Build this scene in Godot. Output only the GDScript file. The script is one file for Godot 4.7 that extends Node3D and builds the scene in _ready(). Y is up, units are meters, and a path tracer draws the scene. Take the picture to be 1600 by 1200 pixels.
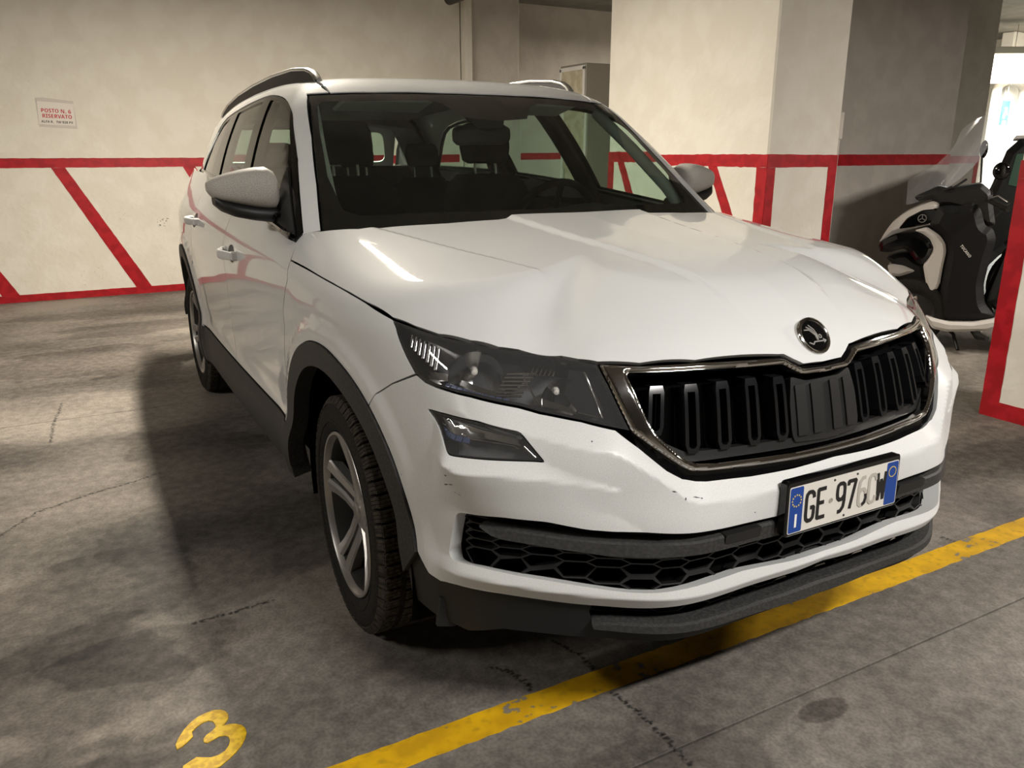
extends Node3D
const FL := 0.012   # the car's own frame stands this far above the floor

func _ready() -> void:
	var cam := Camera3D.new()
	cam.name = "camera"
	cam.fov = 50.83
	cam.near = 0.05
	cam.far = 60.0
	add_child(cam)
	var fw := Vector3(0.46199, -0.27609, -0.84282)
	cam.look_at_from_position(Vector3(-1.48677, 1.33917 + FL, 2.09997), Vector3(-1.48677, 1.33917 + FL, 2.09997) + fw, Vector3.UP)
	var env := Environment.new()
	env.background_mode = Environment.BG_COLOR
	env.background_color = Color(0.02, 0.02, 0.02)
	env.tonemap_mode = Environment.TONE_MAPPER_LINEAR
	env.tonemap_exposure = 1.12
	env.sdfgi_enabled = true
	env.ssao_enabled = true
	env.ssil_enabled = true
	var we := WorldEnvironment.new()
	we.name = "environment"
	we.environment = env
	add_child(we)
	make_materials()
	lights()
	room()
	floor_paint()
	car()
	scooter()
	parked_car()

func lights() -> void:
	# ceiling tubes: over the bay behind the car, over the aisle in front, then added fill left and right
	tube_light(Vector3(-0.22, 2.85, -3.15), 1.25, 0.0, 21.5, Color(1.0, 0.955, 0.885), "twin-tube ceiling light above the rear of the white car")
	tube_light(Vector3(0.0, 2.85, 3.0), 1.25, 90.0, 13.5, Color(1.0, 0.985, 0.965), "twin-tube ceiling light over the aisle in front of the white car")
	tube_light(Vector3(-4.6, 2.75, -0.3), 1.25, 0.0, 5.0, Color(1.0, 0.975, 0.94), "added unseen twin-tube fill light tilted towards the white car over the empty bay on its right side", 48.0)  # unseen fill, added to lift the shaded side of the car
	tube_light(Vector3(5.4, 2.85, 1.7), 1.25, 90.0, 26.0, Color(1.0, 0.96, 0.92), "added unseen twin-tube fill light over the aisle past the red-edged pillar")  # unseen, added to brighten the column end, bay wall and scooter
	tube_light(Vector3(5.6, 2.85, -5.9), 1.25, 90.0, 7.0, Color(1.0, 0.95, 0.88), "added unseen twin-tube fill light in the recess behind the long column")  # unseen, added to brighten the recess

func tube_light(at: Vector3, length: float, yaw: float, energy: float, col: Color, label: String, roll := 0.0) -> void:
	var o := thing("ceiling_light", label, "ceiling light", "ceiling tube lights")
	o.position = at
	o.basis = Basis(Vector3.UP, deg_to_rad(yaw)) * Basis(Vector3.BACK, deg_to_rad(roll))
	var b := MB.new()
	b.rbox(Vector3(0, 0.045, 0), Vector3(0.17, 0.07, length + 0.06), 0.008)
	part(o, "housing", b, M.lamp_body)
	for s in [-1, 1]:
		var t := MB.new()
		t.tube([Vector3(0.042 * s, -0.012, -length * 0.5), Vector3(0.042 * s, -0.012, length * 0.5)], 0.013, 10)
		part(o, "tube", t, M.lamp_glow)
		for z in [-1, 1]:
			var e := MB.new()
			e.rbox(Vector3(0.042 * s, -0.006, z * (length * 0.5 + 0.012)), Vector3(0.03, 0.045, 0.024), 0.004)
			part(o, "socket", e, M.lamp_body)
	for z in [-0.4, 0.4]:
		var e := MB.new()
		var up: Vector3 = o.basis.inverse() * Vector3.UP
		var foot := Vector3(0, 0.075, z * length)
		e.tube([foot, foot + up * (3.2 - at.y - 0.06)], 0.006, 6)
		part(o, "hanger", e, M.lamp_body)
	var l := AreaLight3D.new()
	l.name = "lamp"
	l.area_size = Vector2(0.13, length)
	l.light_color = col
	l.light_energy = energy
	l.area_normalize_energy = true
	l.area_range = 30.0
	l.shadow_enabled = true
	l.position = Vector3(0, -0.032, 0)
	l.rotation_degrees.x = -90.0
	o.add_child(l)

# ---------------------------------------------------------------- bodywork, described as smooth fields
const K0: Array[float] = [0.15, 0.25, 0.36, 0.43, 0.50, 0.62, 0.80, 0.95, 0.985, 1.02, 1.10, 1.2]
const K1: Array[float] = [-0.075, -0.03, -0.006, -0.004, -0.018, -0.013, -0.003, 0.0, -0.003, -0.014, -0.05, -0.10]
const K2: Array[float] = [-3.9, -3.72, -3.5, -3.2, -2.791, -2.2, -1.4, -0.6, -0.3, 0.0, 0.1]
const K3: Array[float] = [0.58, 0.77, 0.825, 0.868, 0.897, 0.915, 0.922, 0.915, 0.91, 0.903, 0.899]
const K4: Array[float] = [0.15, 0.26, 0.36, 0.46, 0.56, 0.64, 0.70, 0.78, 0.865, 0.90, 0.936, 1.0]
const K5: Array[float] = [0.905, 0.918, 0.920, 0.926, 0.934, 0.928, 0.922, 0.905, 0.879, 0.862, 0.837, 0.76]
const K6: Array[float] = [0.0, 0.184, 0.368, 0.427, 0.454, 0.52, 0.582, 0.65, 0.76, 0.9, 1.05]
const K7: Array[float] = [0.627, 0.627, 0.629, 0.639, 0.659, 0.703, 0.737, 0.750, 0.771, 0.795, 0.82]
const K8: Array[float] = [0.567, 0.727, 0.95]
const K9: Array[float] = [0.662, 0.717, 0.785]
const K10: Array[float] = [0.576, 0.688, 0.832, 0.906, 0.938, 1.0]
const K11: Array[float] = [0.661, 0.680, 0.694, 0.698, 0.706, 0.708]
const K12: Array[float] = [0.0, 0.25, 0.44, 0.574, 0.718, 0.891, 0.968, 1.1]
const K13: Array[float] = [0.416, 0.417, 0.416, 0.417, 0.425, 0.435, 0.429, 0.42]
const K14: Array[float] = [-0.2, 0.0, 0.265, 0.43, 0.522, 0.705, 0.858, 0.980, 1.090, 1.190, 1.300, 1.430, 1.571, 1.75]
const K15: Array[float] = [0.949, 0.940, 0.955, 0.985, 1.001, 1.036, 1.046, 1.020, 0.980, 0.950, 0.925, 0.908, 0.903, 0.930]
const K16: Array[float] = [0.0, 0.3, 0.62, 0.76, 0.93, 1.15, 1.4, 1.571]
const K17: Array[float] = [1.0, 1.12, 1.55, 1.9, 1.15, 0.4, 0.05, 0.0]
const K18: Array[float] = [0.0, 0.2, 0.45, 0.62, 0.8, 1.0]
const K19: Array[float] = [0.0, 0.35, 1.0, 0.22, 0.0, 0.0]
const K20: Array[float] = [-0.7, -0.154, 0.1, 0.35, 0.55, 0.68, 0.76, 0.84, 0.95]
const K21: Array[float] = [1.225, 1.143, 1.111, 1.084, 1.057, 1.026, 0.995, 0.945, 0.87]
const K22: Array[float] = [0.0, 0.27, 0.5, 0.65, 0.75, 0.85, 0.95]
const K23: Array[float] = [0.0, 0.004, 0.020, 0.036, 0.056, 0.10, 0.18]
const K24: Array[float] = [1.0, 1.1, 1.2, 1.3, 1.42, 1.52, 1.62]
const K25: Array[float] = [0.905, 0.868, 0.836, 0.800, 0.748, 0.695, 0.63]
const K26: Array[float] = [-3.6, -3.2, -2.6, -1.8, -1.0, -0.4]
const K27: Array[float] = [-0.17, -0.115, -0.05, -0.008, 0.0, 0.0]
const K28: Array[float] = [1.05, 1.2, 1.4, 1.6]
const K29: Array[float] = [-0.115, -0.335, -0.625, -0.925]
const K30: Array[float] = [-3.7, -3.4, -2.8, -2.0, -1.4, -1.0, -0.8]
const K31: Array[float] = [1.47, 1.535, 1.605, 1.642, 1.640, 1.612, 1.578]
const K32: Array[float] = [0.0, 0.3, 0.5, 0.6, 0.7, 0.8]
const K33: Array[float] = [0.0, 0.006, 0.018, 0.034, 0.062, 0.11]

func crv(X: Array[float], Y: Array[float], t: float) -> float:
	var n := X.size()
	if t <= X[0]:
		return Y[0] + (t - X[0]) * (Y[1] - Y[0]) / (X[1] - X[0])
	if t >= X[n - 1]:
		return Y[n - 1] + (t - X[n - 1]) * (Y[n - 1] - Y[n - 2]) / (X[n - 1] - X[n - 2])
	var i := 0
	while t > X[i + 1]:
		i += 1
	var h := X[i + 1] - X[i]
	var s := (Y[i + 1] - Y[i]) / h
	var m0 := s
	var m1 := s
	if i > 0:
		m0 = ((Y[i] - Y[i - 1]) / (X[i] - X[i - 1]) * h + s * (X[i] - X[i - 1])) / (X[i + 1] - X[i - 1])
	if i < n - 2:
		m1 = ((Y[i + 2] - Y[i + 1]) / (X[i + 2] - X[i + 1]) * h + s * (X[i + 2] - X[i + 1])) / (X[i + 2] - X[i])
	var u := (t - X[i]) / h
	var a := u * u * (3.0 - 2.0 * u)
	return Y[i] * (1.0 - a) + Y[i + 1] * a + h * u * (1.0 - u) * (m0 * (1.0 - u) - m1 * u)

func smx(a: float, b: float, k: float) -> float:
	var h := maxf(k - absf(a - b), 0.0)
	return maxf(a, b) + h * h / (4.0 * k)

func bump(y: float) -> float:
	# vertical section of the body side
	return crv(K0, K1, y)

func flare(z: float, y: float) -> float:
	var d0 := sqrt(z * z + (y - 0.335) * (y - 0.335))
	var zr := z + 2.791
	var d1 := sqrt(zr * zr + (y - 0.335) * (y - 0.335))
	var d := minf(d0, d1)
	return 0.013 * smoothstep(0.578, 0.532, d) + 0.006 * smoothstep(0.70, 0.56, d)

func wside(z: float, y: float) -> float:
	return crv(K2, K3, z) + bump(y) + flare(z, y)

func frontz(y: float) -> float:
	return crv(K4, K5, y)

func crease(th: float, y: float) -> float:
	var cu := crv(K6, K7, th)
	var d := y - cu
	var a := 0.0
	if d > 0.0:
		a = 0.024 * maxf(0.0, 1.0 - d / 0.045)
	else:
		a = 0.024 * maxf(0.0, 1.0 + d / 0.13)
	a = a * (1.0 - smoothstep(0.80, 1.0, th))
	if th > 0.57 and th < 1.0:
		var ya := crv(K8, K9, th)
		var yb := crv(K10, K11, th)
		var w := maxf(ya - yb, 0.001) * smoothstep(1.0, 0.92, th)
		var t := clampf((ya - y) / maxf(ya - yb, 0.001), 0.0, 1.0)
		var u := smoothstep(0.57, 0.68, th)
		a = a * (1.0 - t * u) + 0.8 * w * t * clampf(1.0 - (yb - y) / 0.11, 0.0, 1.0)
	var yl := crv(K12, K13, th)
	return a + 0.016 * maxf(0.0, 1.0 - absf(y - yl) / 0.035) * (1.0 - smoothstep(0.9, 1.02, th))

func radial(x: float, z: float, y: float) -> float:
	var th := atan2(x, z)
	var rp := crv(K14, K15, th)
	var wf := crv(K16, K17, th)
	var s := sin(th)
	var s2 := s * s
	var box := crv(K18, K19, th) * smoothstep(0.72, 0.50, y)
	rp = rp + 0.037 * box
	return rp + (frontz(y) - 0.94) * wf + bump(y) * s2 * s2 + flare(z, y) * s2 * s2 + crease(th, y)

func hood(x: float, z: float) -> float:
	var ax := absf(x)
	var h := crv(K20, K21, z)
	var xb := 0.25 - 0.11 * clampf((z + 0.154) / 0.95, 0.0, 1.0)
	var b := 0.010 * smoothstep(xb + 0.018, xb - 0.002, ax) * smoothstep(0.86, 0.70, z)
	var xo := 0.70 - 0.27 * clampf((z + 0.35) / 0.95, 0.0, 1.0)
	var o := 0.006 * smoothstep(xo - 0.02, xo + 0.005, ax) * smoothstep(0.72, 0.45, z)
	return h + b + o - crv(K22, K23, ax)

func body(x: float, y: float, z: float) -> float:
	var ax := absf(x)
	var f := 0.0
	if z <= 0.0:
		f = ax - wside(z, y)
	else:
		f = sqrt(x * x + z * z) - radial(ax, z, y)
	return smx(f, y - hood(x, z), 0.06)

func wgreen(z: float, y: float) -> float:
	return crv(K24, K25, y) + crv(K26, K27, z)

func wshield(x: float, y: float) -> float:
	return crv(K28, K29, y) - (0.34 - 0.14 * (y - 1.1)) * x * x

func roofy(x: float, z: float) -> float:
	return crv(K30, K31, z) - crv(K32, K33, absf(x))

func cabin(x: float, y: float, z: float) -> float:
	var ax := absf(x)
	var a := smx(ax - wgreen(z, y), 0.56 * (z - wshield(ax, y)), 0.045)
	var r := 0.75 * (-3.62 + 0.75 * (y - 1.15) + 0.12 * x * x - z)
	return smx(smx(a, y - roofy(x, z), 0.06), r, 0.05)

# measured curves on it: x, y, z ... (right-hand side)
const CURVE := {
	"hood_front": [-0.839, 0.965, 0.336, -0.813, 0.956, 0.408, -0.783, 0.947, 0.474, -0.735, 0.940, 0.540, -0.689, 0.930, 0.583, -0.651, 0.924, 0.604, -0.577, 0.913, 0.662, -0.554, 0.910, 0.693, -0.524, 0.908, 0.724, -0.447, 0.905, 0.770, -0.332, 0.906, 0.813, -0.122, 0.902, 0.849, -0.107, 0.901, 0.851, -0.086, 0.890, 0.861, -0.062, 0.878, 0.870, -0.024, 0.875, 0.873, 0.046, 0.876, 0.872],
	"hood_frontL": [0.046, 0.876, 0.872, 0.084, 0.880, 0.867, 0.122, 0.902, 0.849, 0.144, 0.904, 0.846, 0.268, 0.909, 0.825, 0.449, 0.906, 0.768, 0.703, 0.874, 0.627],
	"hood_side": [-0.839, 0.964, 0.337, -0.859, 0.984, 0.214, -0.870, 0.996, 0.089, -0.880, 1.007, -0.089, -0.885, 1.015, -0.230, -0.892, 1.022, -0.386],
	"hood_rear": [-0.892, 1.022, -0.386, -0.866, 1.061, -0.414, -0.834, 1.096, -0.443, -0.800, 1.106, -0.370, -0.712, 1.118, -0.265, -0.585, 1.125, -0.225, -0.457, 1.131, -0.183, -0.300, 1.138, -0.155, -0.260, 1.144, -0.162, -0.021, 1.151, -0.141],
	"hl_low": [-0.840, 0.967, 0.330, -0.840, 0.950, 0.357, -0.842, 0.922, 0.384, -0.840, 0.892, 0.415, -0.833, 0.857, 0.458, -0.825, 0.846, 0.490, -0.811, 0.841, 0.531, -0.768, 0.835, 0.604, -0.690, 0.819, 0.675, -0.656, 0.809, 0.705, -0.589, 0.797, 0.762, -0.530, 0.782, 0.802, -0.498, 0.775, 0.818],
	"hl_inner": [-0.525, 0.906, 0.725, -0.520, 0.864, 0.765, -0.498, 0.775, 0.818],
	"ch_top": [-0.523, 0.904, 0.728, -0.449, 0.900, 0.773, -0.333, 0.903, 0.815, -0.126, 0.896, 0.854, -0.113, 0.895, 0.856, -0.091, 0.881, 0.866, -0.067, 0.870, 0.873, 0.001, 0.869, 0.877],
	"ch_topL": [0.043, 0.869, 0.875, 0.086, 0.874, 0.870, 0.121, 0.895, 0.854, 0.138, 0.897, 0.852, 0.263, 0.903, 0.830, 0.644, 0.872, 0.661, 0.558, 0.850, 0.753, 0.483, 0.738, 0.843, 0.450, 0.709, 0.865, 0.417, 0.692, 0.875],
	"op_top": [-0.482, 0.889, 0.766, -0.454, 0.889, 0.780, -0.339, 0.891, 0.823, -0.120, 0.884, 0.862, -0.095, 0.869, 0.872, -0.071, 0.859, 0.878, -0.003, 0.857, 0.882],
	"op_left": [-0.482, 0.889, 0.766, -0.472, 0.831, 0.807, -0.462, 0.793, 0.826, -0.450, 0.766, 0.841, -0.404, 0.718, 0.870, -0.375, 0.702, 0.882, -0.323, 0.698, 0.893, -0.122, 0.693, 0.918],
	"ch_bot": [-0.498, 0.775, 0.818, -0.484, 0.763, 0.828, -0.450, 0.734, 0.851, -0.406, 0.700, 0.874, -0.386, 0.689, 0.882, -0.358, 0.686, 0.889, -0.240, 0.681, 0.908, -0.122, 0.678, 0.920],
	"surr": [-0.529, 0.781, 0.803, -0.490, 0.744, 0.838, -0.443, 0.698, 0.872, -0.411, 0.678, 0.885, -0.382, 0.670, 0.892, -0.357, 0.667, 0.899, -0.245, 0.662, 0.915, -0.127, 0.662, 0.927, -0.025, 0.671, 0.925],
	"bump_gap": [-0.834, 0.858, 0.456, -0.863, 0.821, 0.382, -0.884, 0.783, 0.322, -0.889, 0.765, 0.318],
	"arch_out": [-0.924, 0.750, -0.295, -0.925, 0.796, -0.233, -0.924, 0.833, -0.134, -0.921, 0.841, -0.003, -0.915, 0.836, 0.120, -0.906, 0.810, 0.202, -0.899, 0.775, 0.252, -0.893, 0.739, 0.291, -0.887, 0.689, 0.336, -0.881, 0.644, 0.371, -0.871, 0.565, 0.428, -0.864, 0.481, 0.456, -0.859, 0.416, 0.498, -0.849, 0.400, 0.534, -0.832, 0.389, 0.564],
	"wh_low": [-0.832, 0.389, 0.564, -0.810, 0.395, 0.608, -0.741, 0.397, 0.693, -0.662, 0.391, 0.755, -0.543, 0.385, 0.840, -0.497, 0.385, 0.872, -0.437, 0.389, 0.905, -0.363, 0.393, 0.924, -0.252, 0.396, 0.929, -0.087, 0.393, 0.929],
	"lip_crease": [-0.836, 0.428, 0.575, -0.803, 0.438, 0.652, -0.671, 0.419, 0.769, -0.553, 0.415, 0.853],
	"in_top": [-0.812, 0.581, 0.620, -0.749, 0.592, 0.711, -0.675, 0.590, 0.772, -0.602, 0.575, 0.821, -0.556, 0.571, 0.848, -0.486, 0.570, 0.889, -0.452, 0.569, 0.910, -0.416, 0.569, 0.927, -0.286, 0.567, 0.943, -0.174, 0.563, 0.945],
	"in_topR": [0.219, 0.573, 0.944, 0.289, 0.575, 0.943],
	"in_left": [-0.812, 0.581, 0.620, -0.818, 0.517, 0.601, -0.821, 0.472, 0.591, -0.819, 0.461, 0.599],
	"in_bot": [-0.819, 0.460, 0.600, -0.780, 0.462, 0.664, -0.707, 0.453, 0.735, -0.630, 0.444, 0.795, -0.551, 0.433, 0.849, -0.506, 0.431, 0.880, -0.470, 0.432, 0.900, -0.402, 0.437, 0.922, -0.262, 0.443, 0.929, -0.108, 0.432, 0.936],
	"bar_top": [-0.785, 0.561, 0.666, -0.731, 0.563, 0.726, -0.602, 0.549, 0.821, -0.555, 0.546, 0.849, -0.463, 0.545, 0.903, -0.420, 0.546, 0.926, -0.284, 0.549, 0.942],
	"bar_bot": [-0.755, 0.543, 0.701, -0.741, 0.535, 0.715, -0.692, 0.528, 0.755, -0.599, 0.514, 0.819, -0.553, 0.506, 0.847, -0.507, 0.505, 0.877, -0.460, 0.506, 0.904, -0.407, 0.508, 0.923, -0.272, 0.506, 0.934, -0.151, 0.498, 0.932],
	"sp_top": [-0.580, 0.345, 0.811, -0.539, 0.349, 0.838, -0.444, 0.348, 0.896, -0.387, 0.346, 0.913, -0.240, 0.344, 0.920, -0.080, 0.345, 0.922],
	"sp_bot": [-0.574, 0.330, 0.814, -0.515, 0.324, 0.854, -0.443, 0.322, 0.896, -0.351, 0.320, 0.918, -0.238, 0.316, 0.920, -0.075, 0.308, 0.922],
	"fog": [-0.830, 0.791, 0.511, -0.772, 0.792, 0.643, -0.705, 0.777, 0.712, -0.673, 0.719, 0.758, -0.685, 0.720, 0.748, -0.834, 0.724, 0.637, -0.836, 0.730, 0.621],
	"creaseU": [-0.687, 0.774, 0.726, -0.604, 0.756, 0.797, -0.557, 0.748, 0.824, -0.547, 0.744, 0.831, -0.497, 0.710, 0.862, -0.442, 0.666, 0.895, -0.419, 0.648, 0.908, -0.364, 0.638, 0.922, -0.187, 0.634, 0.942],
	"wedgeA": [-0.673, 0.719, 0.758, -0.539, 0.664, 0.846],
	"wedgeB": [-0.834, 0.724, 0.637, -0.819, 0.715, 0.664, -0.769, 0.706, 0.712, -0.648, 0.685, 0.789, -0.548, 0.664, 0.842],
	"door_gap": [-0.892, 1.022, -0.386, -0.910, 0.970, -0.366, -0.913, 0.915, -0.408, -0.912, 0.858, -0.449, -0.912, 0.800, -0.452],
	"rock_up": [-0.912, 0.612, -2.568, -0.898, 0.517, -2.160, -0.905, 0.492, -1.617, -0.908, 0.477, -1.416, -0.905, 0.489, -1.166, -0.909, 0.459, -0.850, -0.920, 0.473, -0.497, -0.920, 0.463, -0.348],
	"rock_lo": [-0.914, 0.442, -1.920, -0.919, 0.407, -1.516, -0.918, 0.391, -1.196, -0.914, 0.380, -0.856, -0.929, 0.417, -0.477, -0.923, 0.428, -0.161],
	"doorcrease": [-0.914, 0.714, -1.713, -0.911, 0.693, -1.032, -0.914, 0.579, -0.382],
	"bgap": [-0.909, 0.624, -1.344, -0.903, 0.522, -1.491],
	"handles": [-0.921, 0.960, -1.231, -0.903, 1.010, -2.259],
	"rear_arch": [-0.910, 0.848, -2.891, -0.919, 0.871, -2.724, -0.917, 0.855, -2.596, -0.918, 0.790, -2.473, -0.915, 0.708, -2.376, -0.907, 0.602, -2.291],
	"dlo_top": [-0.838, 1.099, -0.429, -0.772, 1.314, -0.691, -0.736, 1.431, -0.858, -0.714, 1.484, -0.954, -0.687, 1.530, -1.139, -0.666, 1.557, -1.374, -0.661, 1.562, -1.620, -0.664, 1.532, -2.188, -0.662, 1.487, -2.618, -0.700, 1.370, -2.823, -0.737, 1.233, -2.974],
	"dlo_bot": [-0.737, 1.233, -2.974, -0.809, 1.224, -2.090],
	"dlo_botf": [-0.844, 1.107, -0.595, -0.834, 1.096, -0.445],
	"bp1": [-0.679, 1.542, -1.440, -0.807, 1.280, -1.299],
	"bp2": [-0.678, 1.542, -1.588, -0.807, 1.278, -1.433],
	"cp1": [-0.673, 1.522, -2.149, -0.807, 1.239, -2.015],
	"cp2": [-0.672, 1.506, -2.335, -0.791, 1.241, -2.332],
	"dp": [-0.671, 1.467, -2.636, -0.767, 1.255, -2.595],
	"ws_edge": [-0.786, 1.105, -0.405, -0.746, 1.235, -0.564, -0.700, 1.387, -0.753, -0.651, 1.531, -0.953, -0.647, 1.541, -0.974, -0.415, 1.551, -0.904, -0.161, 1.554, -0.870, 0.025, 1.553, -0.861, 0.210, 1.546, -0.859, 0.454, 1.534, -0.884, 0.581, 1.534, -0.925],
	"frit_in": [-0.638, 1.514, -0.913, -0.671, 1.408, -0.771, -0.705, 1.266, -0.589, -0.708, 1.163, -0.447],
	"apil_in": [-0.836, 1.100, -0.428, -0.736, 1.431, -0.858],
	"marks": [-0.847, 0.681, 0.633, -0.845, 0.682, 0.644, -0.837, 0.648, 0.608, -0.837, 0.658, 0.634, -0.833, 0.661, 0.648, -0.828, 0.641, 0.638, -0.823, 0.638, 0.646, -0.817, 0.634, 0.653, -0.448, 0.661, 0.897, -0.438, 0.658, 0.902, -0.420, 0.646, 0.909, -0.422, 0.640, 0.912, -0.403, 0.644, 0.911, -0.386, 0.640, 0.917, -0.381, 0.638, 0.919, -0.585, 0.763, 0.799, -0.870, 0.616, 0.439, -0.860, 0.468, 0.482, -0.252, 0.588, 0.944],
}

# ---------------------------------------------------------------- mesh builder
class MB:
	var v := PackedVector3Array()
	var n := PackedVector3Array()
	var t := PackedVector2Array()
	var ix := PackedInt32Array()

	func p(pos: Vector3, nor: Vector3, uv := Vector2.ZERO) -> int:
		v.append(pos)
		n.append(nor)
		t.append(uv)
		return v.size() - 1

	func tri(a: int, b: int, c: int) -> void:
		var g := (v[c] - v[a]).cross(v[b] - v[a])
		if g.dot(n[a] + n[b] + n[c]) < 0.0:
			ix.append(a); ix.append(c); ix.append(b)
		else:
			ix.append(a); ix.append(b); ix.append(c)

	func quad(a: int, b: int, c: int, d: int) -> void:
		tri(a, b, c)
		tri(a, c, d)

	func face(pts: Array, out: Vector3) -> void:
		# flat convex polygon, its normal turned to the side of «out»
		var nn := Vector3.ZERO
		for i in range(1, pts.size() - 1):
			nn += (pts[i] - pts[0]).cross(pts[i + 1] - pts[0])
		nn = nn.normalized()
		if nn.dot(out) < 0.0:
			nn = -nn
		var k := []
		for q in pts:
			k.append(p(q, nn, Vector2(q.x + q.z, q.y)))
		for i in range(1, pts.size() - 1):
			tri(k[0], k[i], k[i + 1])

	func rbox(c: Vector3, s: Vector3, r: float, bs := Basis.IDENTITY) -> void:
		# box with chamfered edges
		var h := s * 0.5
		r = minf(r, minf(h.x, minf(h.y, h.z)) * 0.9)
		var f := []
		for ax in 3:
			for sg in [-1.0, 1.0]:
				var u := (ax + 1) % 3
				var w := (ax + 2) % 3
				var q := []
				for c2 in [[-1, -1], [1, -1], [1, 1], [-1, 1]]:
					var e := Vector3.ZERO
					e[ax] = sg * h[ax]
					e[u] = c2[0] * (h[u] - r)
					e[w] = c2[1] * (h[w] - r)
					q.append(c + bs * e)
				var o := Vector3.ZERO
				o[ax] = sg
				face(q, bs * o)
		if r <= 0.0:
			return
		for ax in 3:
			var u := (ax + 1) % 3
			var w := (ax + 2) % 3
			for su in [-1.0, 1.0]:
				for sw in [-1.0, 1.0]:
					var q := []
					for k in [[1, 0, -1], [1, 0, 1], [0, 1, 1], [0, 1, -1]]:
						var e := Vector3.ZERO
						e[ax] = k[2] * (h[ax] - r)
						e[u] = su * (h[u] if k[0] else h[u] - r)
						e[w] = sw * (h[w] if k[1] else h[w] - r)
						q.append(c + bs * e)
					var o := Vector3.ZERO
					o[u] = su
					o[w] = sw
					face(q, bs * o)
		for sx in [-1.0, 1.0]:
			for sy in [-1.0, 1.0]:
				for sz in [-1.0, 1.0]:
					var sg := Vector3(sx, sy, sz)
					var q := []
					for ax in 3:
						var e := Vector3.ZERO
						for k in 3:
							e[k] = sg[k] * (h[k] if k == ax else h[k] - r)
						q.append(c + bs * e)
					face(q, bs * sg)

	func tube(pts: Array, rad, seg := 8, cap := true) -> void:
		# round bar along a path; «rad» is a number or one number for each point
		var m := pts.size()
		var up := Vector3.UP
		var rings := []
		for i in m:
			var d: Vector3 = (pts[mini(i + 1, m - 1)] - pts[maxi(i - 1, 0)]).normalized()
			if absf(d.dot(up)) > 0.95:
				up = Vector3.RIGHT if absf(d.x) < 0.9 else Vector3.BACK
			var a := d.cross(up).normalized()
			var b := a.cross(d).normalized()
			up = b
			var r: float = rad[i] if rad is Array else rad
			var ring := []
			for k in seg:
				var g := TAU * k / seg
				var nn := a * cos(g) + b * sin(g)
				ring.append(p(pts[i] + nn * r, nn))
			rings.append(ring)
		for i in m - 1:
			for k in seg:
				quad(rings[i][k], rings[i][(k + 1) % seg], rings[i + 1][(k + 1) % seg], rings[i + 1][k])
		if cap:
			for e in [0, m - 1]:
				var o: Vector3 = (pts[0] - pts[1]).normalized() if e == 0 else (pts[m - 1] - pts[m - 2]).normalized()
				var q := []
				for k in rings[e]:
					q.append(v[k])
				face(q, o)

	func lathe(prof: Array, seg: int, at := Vector3.ZERO, bs := Basis.IDENTITY, a0 := 0.0, a1 := TAU) -> void:
		# profile of (radius, height) turned about the local y axis; corners sharper than 40 degrees stay sharp
		var segs := prof.size() - 1
		var nn := []
		for i in segs:
			var d: Vector2 = prof[i + 1] - prof[i]
			nn.append(Vector2(d.y, -d.x).normalized())
		for i in segs:
			var na: Vector2 = nn[i]
			var nb: Vector2 = nn[i]
			if i > 0 and nn[i].dot(nn[i - 1]) > 0.76:
				na = (nn[i] + nn[i - 1]).normalized()
			if i < segs - 1 and nn[i].dot(nn[i + 1]) > 0.76:
				nb = (nn[i] + nn[i + 1]).normalized()
			var pa := []
			var pb := []
			for k in seg + 1:
				var g := lerpf(a0, a1, float(k) / seg)
				var c := cos(g)
				var s := sin(g)
				pa.append(p(at + bs * Vector3(prof[i].x * c, prof[i].y, prof[i].x * s), bs * Vector3(na.x * c, na.y, na.x * s)))
				pb.append(p(at + bs * Vector3(prof[i + 1].x * c, prof[i + 1].y, prof[i + 1].x * s), bs * Vector3(nb.x * c, nb.y, nb.x * s)))
			for k in seg:
				quad(pa[k], pa[k + 1], pb[k + 1], pb[k])

	func extrude(poly: PackedVector2Array, z0: float, z1: float, xf := Transform3D.IDENTITY, bev := 0.0) -> void:
		# solid from a flat outline in local x, y; the front face (z1) may carry a bevel
		var top := poly
		if bev > 0.0:
			var got := Geometry2D.offset_polygon(poly, -bev)
			if got.size() == 1 and got[0].size() >= 3:
				top = got[0]
			else:
				bev = 0.0
		for e in [[poly if bev > 0.0 else top, z0, Vector3.FORWARD], [top, z1, Vector3.BACK]]:
			var q: PackedVector2Array = e[0]
			var k := []
			for a in q:
				k.append(p(xf * Vector3(a.x, a.y, e[1]), (xf.basis * e[2]).normalized(), a))
			var tr := Geometry2D.triangulate_polygon(q)
			for i in range(0, tr.size(), 3):
				tri(k[tr[i]], k[tr[i + 1]], k[tr[i + 2]])
		var zs := z1 - bev * 0.8 if bev > 0.0 else z1
		var cw := 1.0 if Geometry2D.is_polygon_clockwise(poly) else -1.0
		for i in poly.size():
			var a := poly[i]
			var b := poly[(i + 1) % poly.size()]
			var d := (b - a).normalized()
			var o := xf.basis * Vector3(-d.y * cw, d.x * cw, 0)
			face([xf * Vector3(a.x, a.y, z0), xf * Vector3(b.x, b.y, z0), xf * Vector3(b.x, b.y, zs), xf * Vector3(a.x, a.y, zs)], o)
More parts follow.
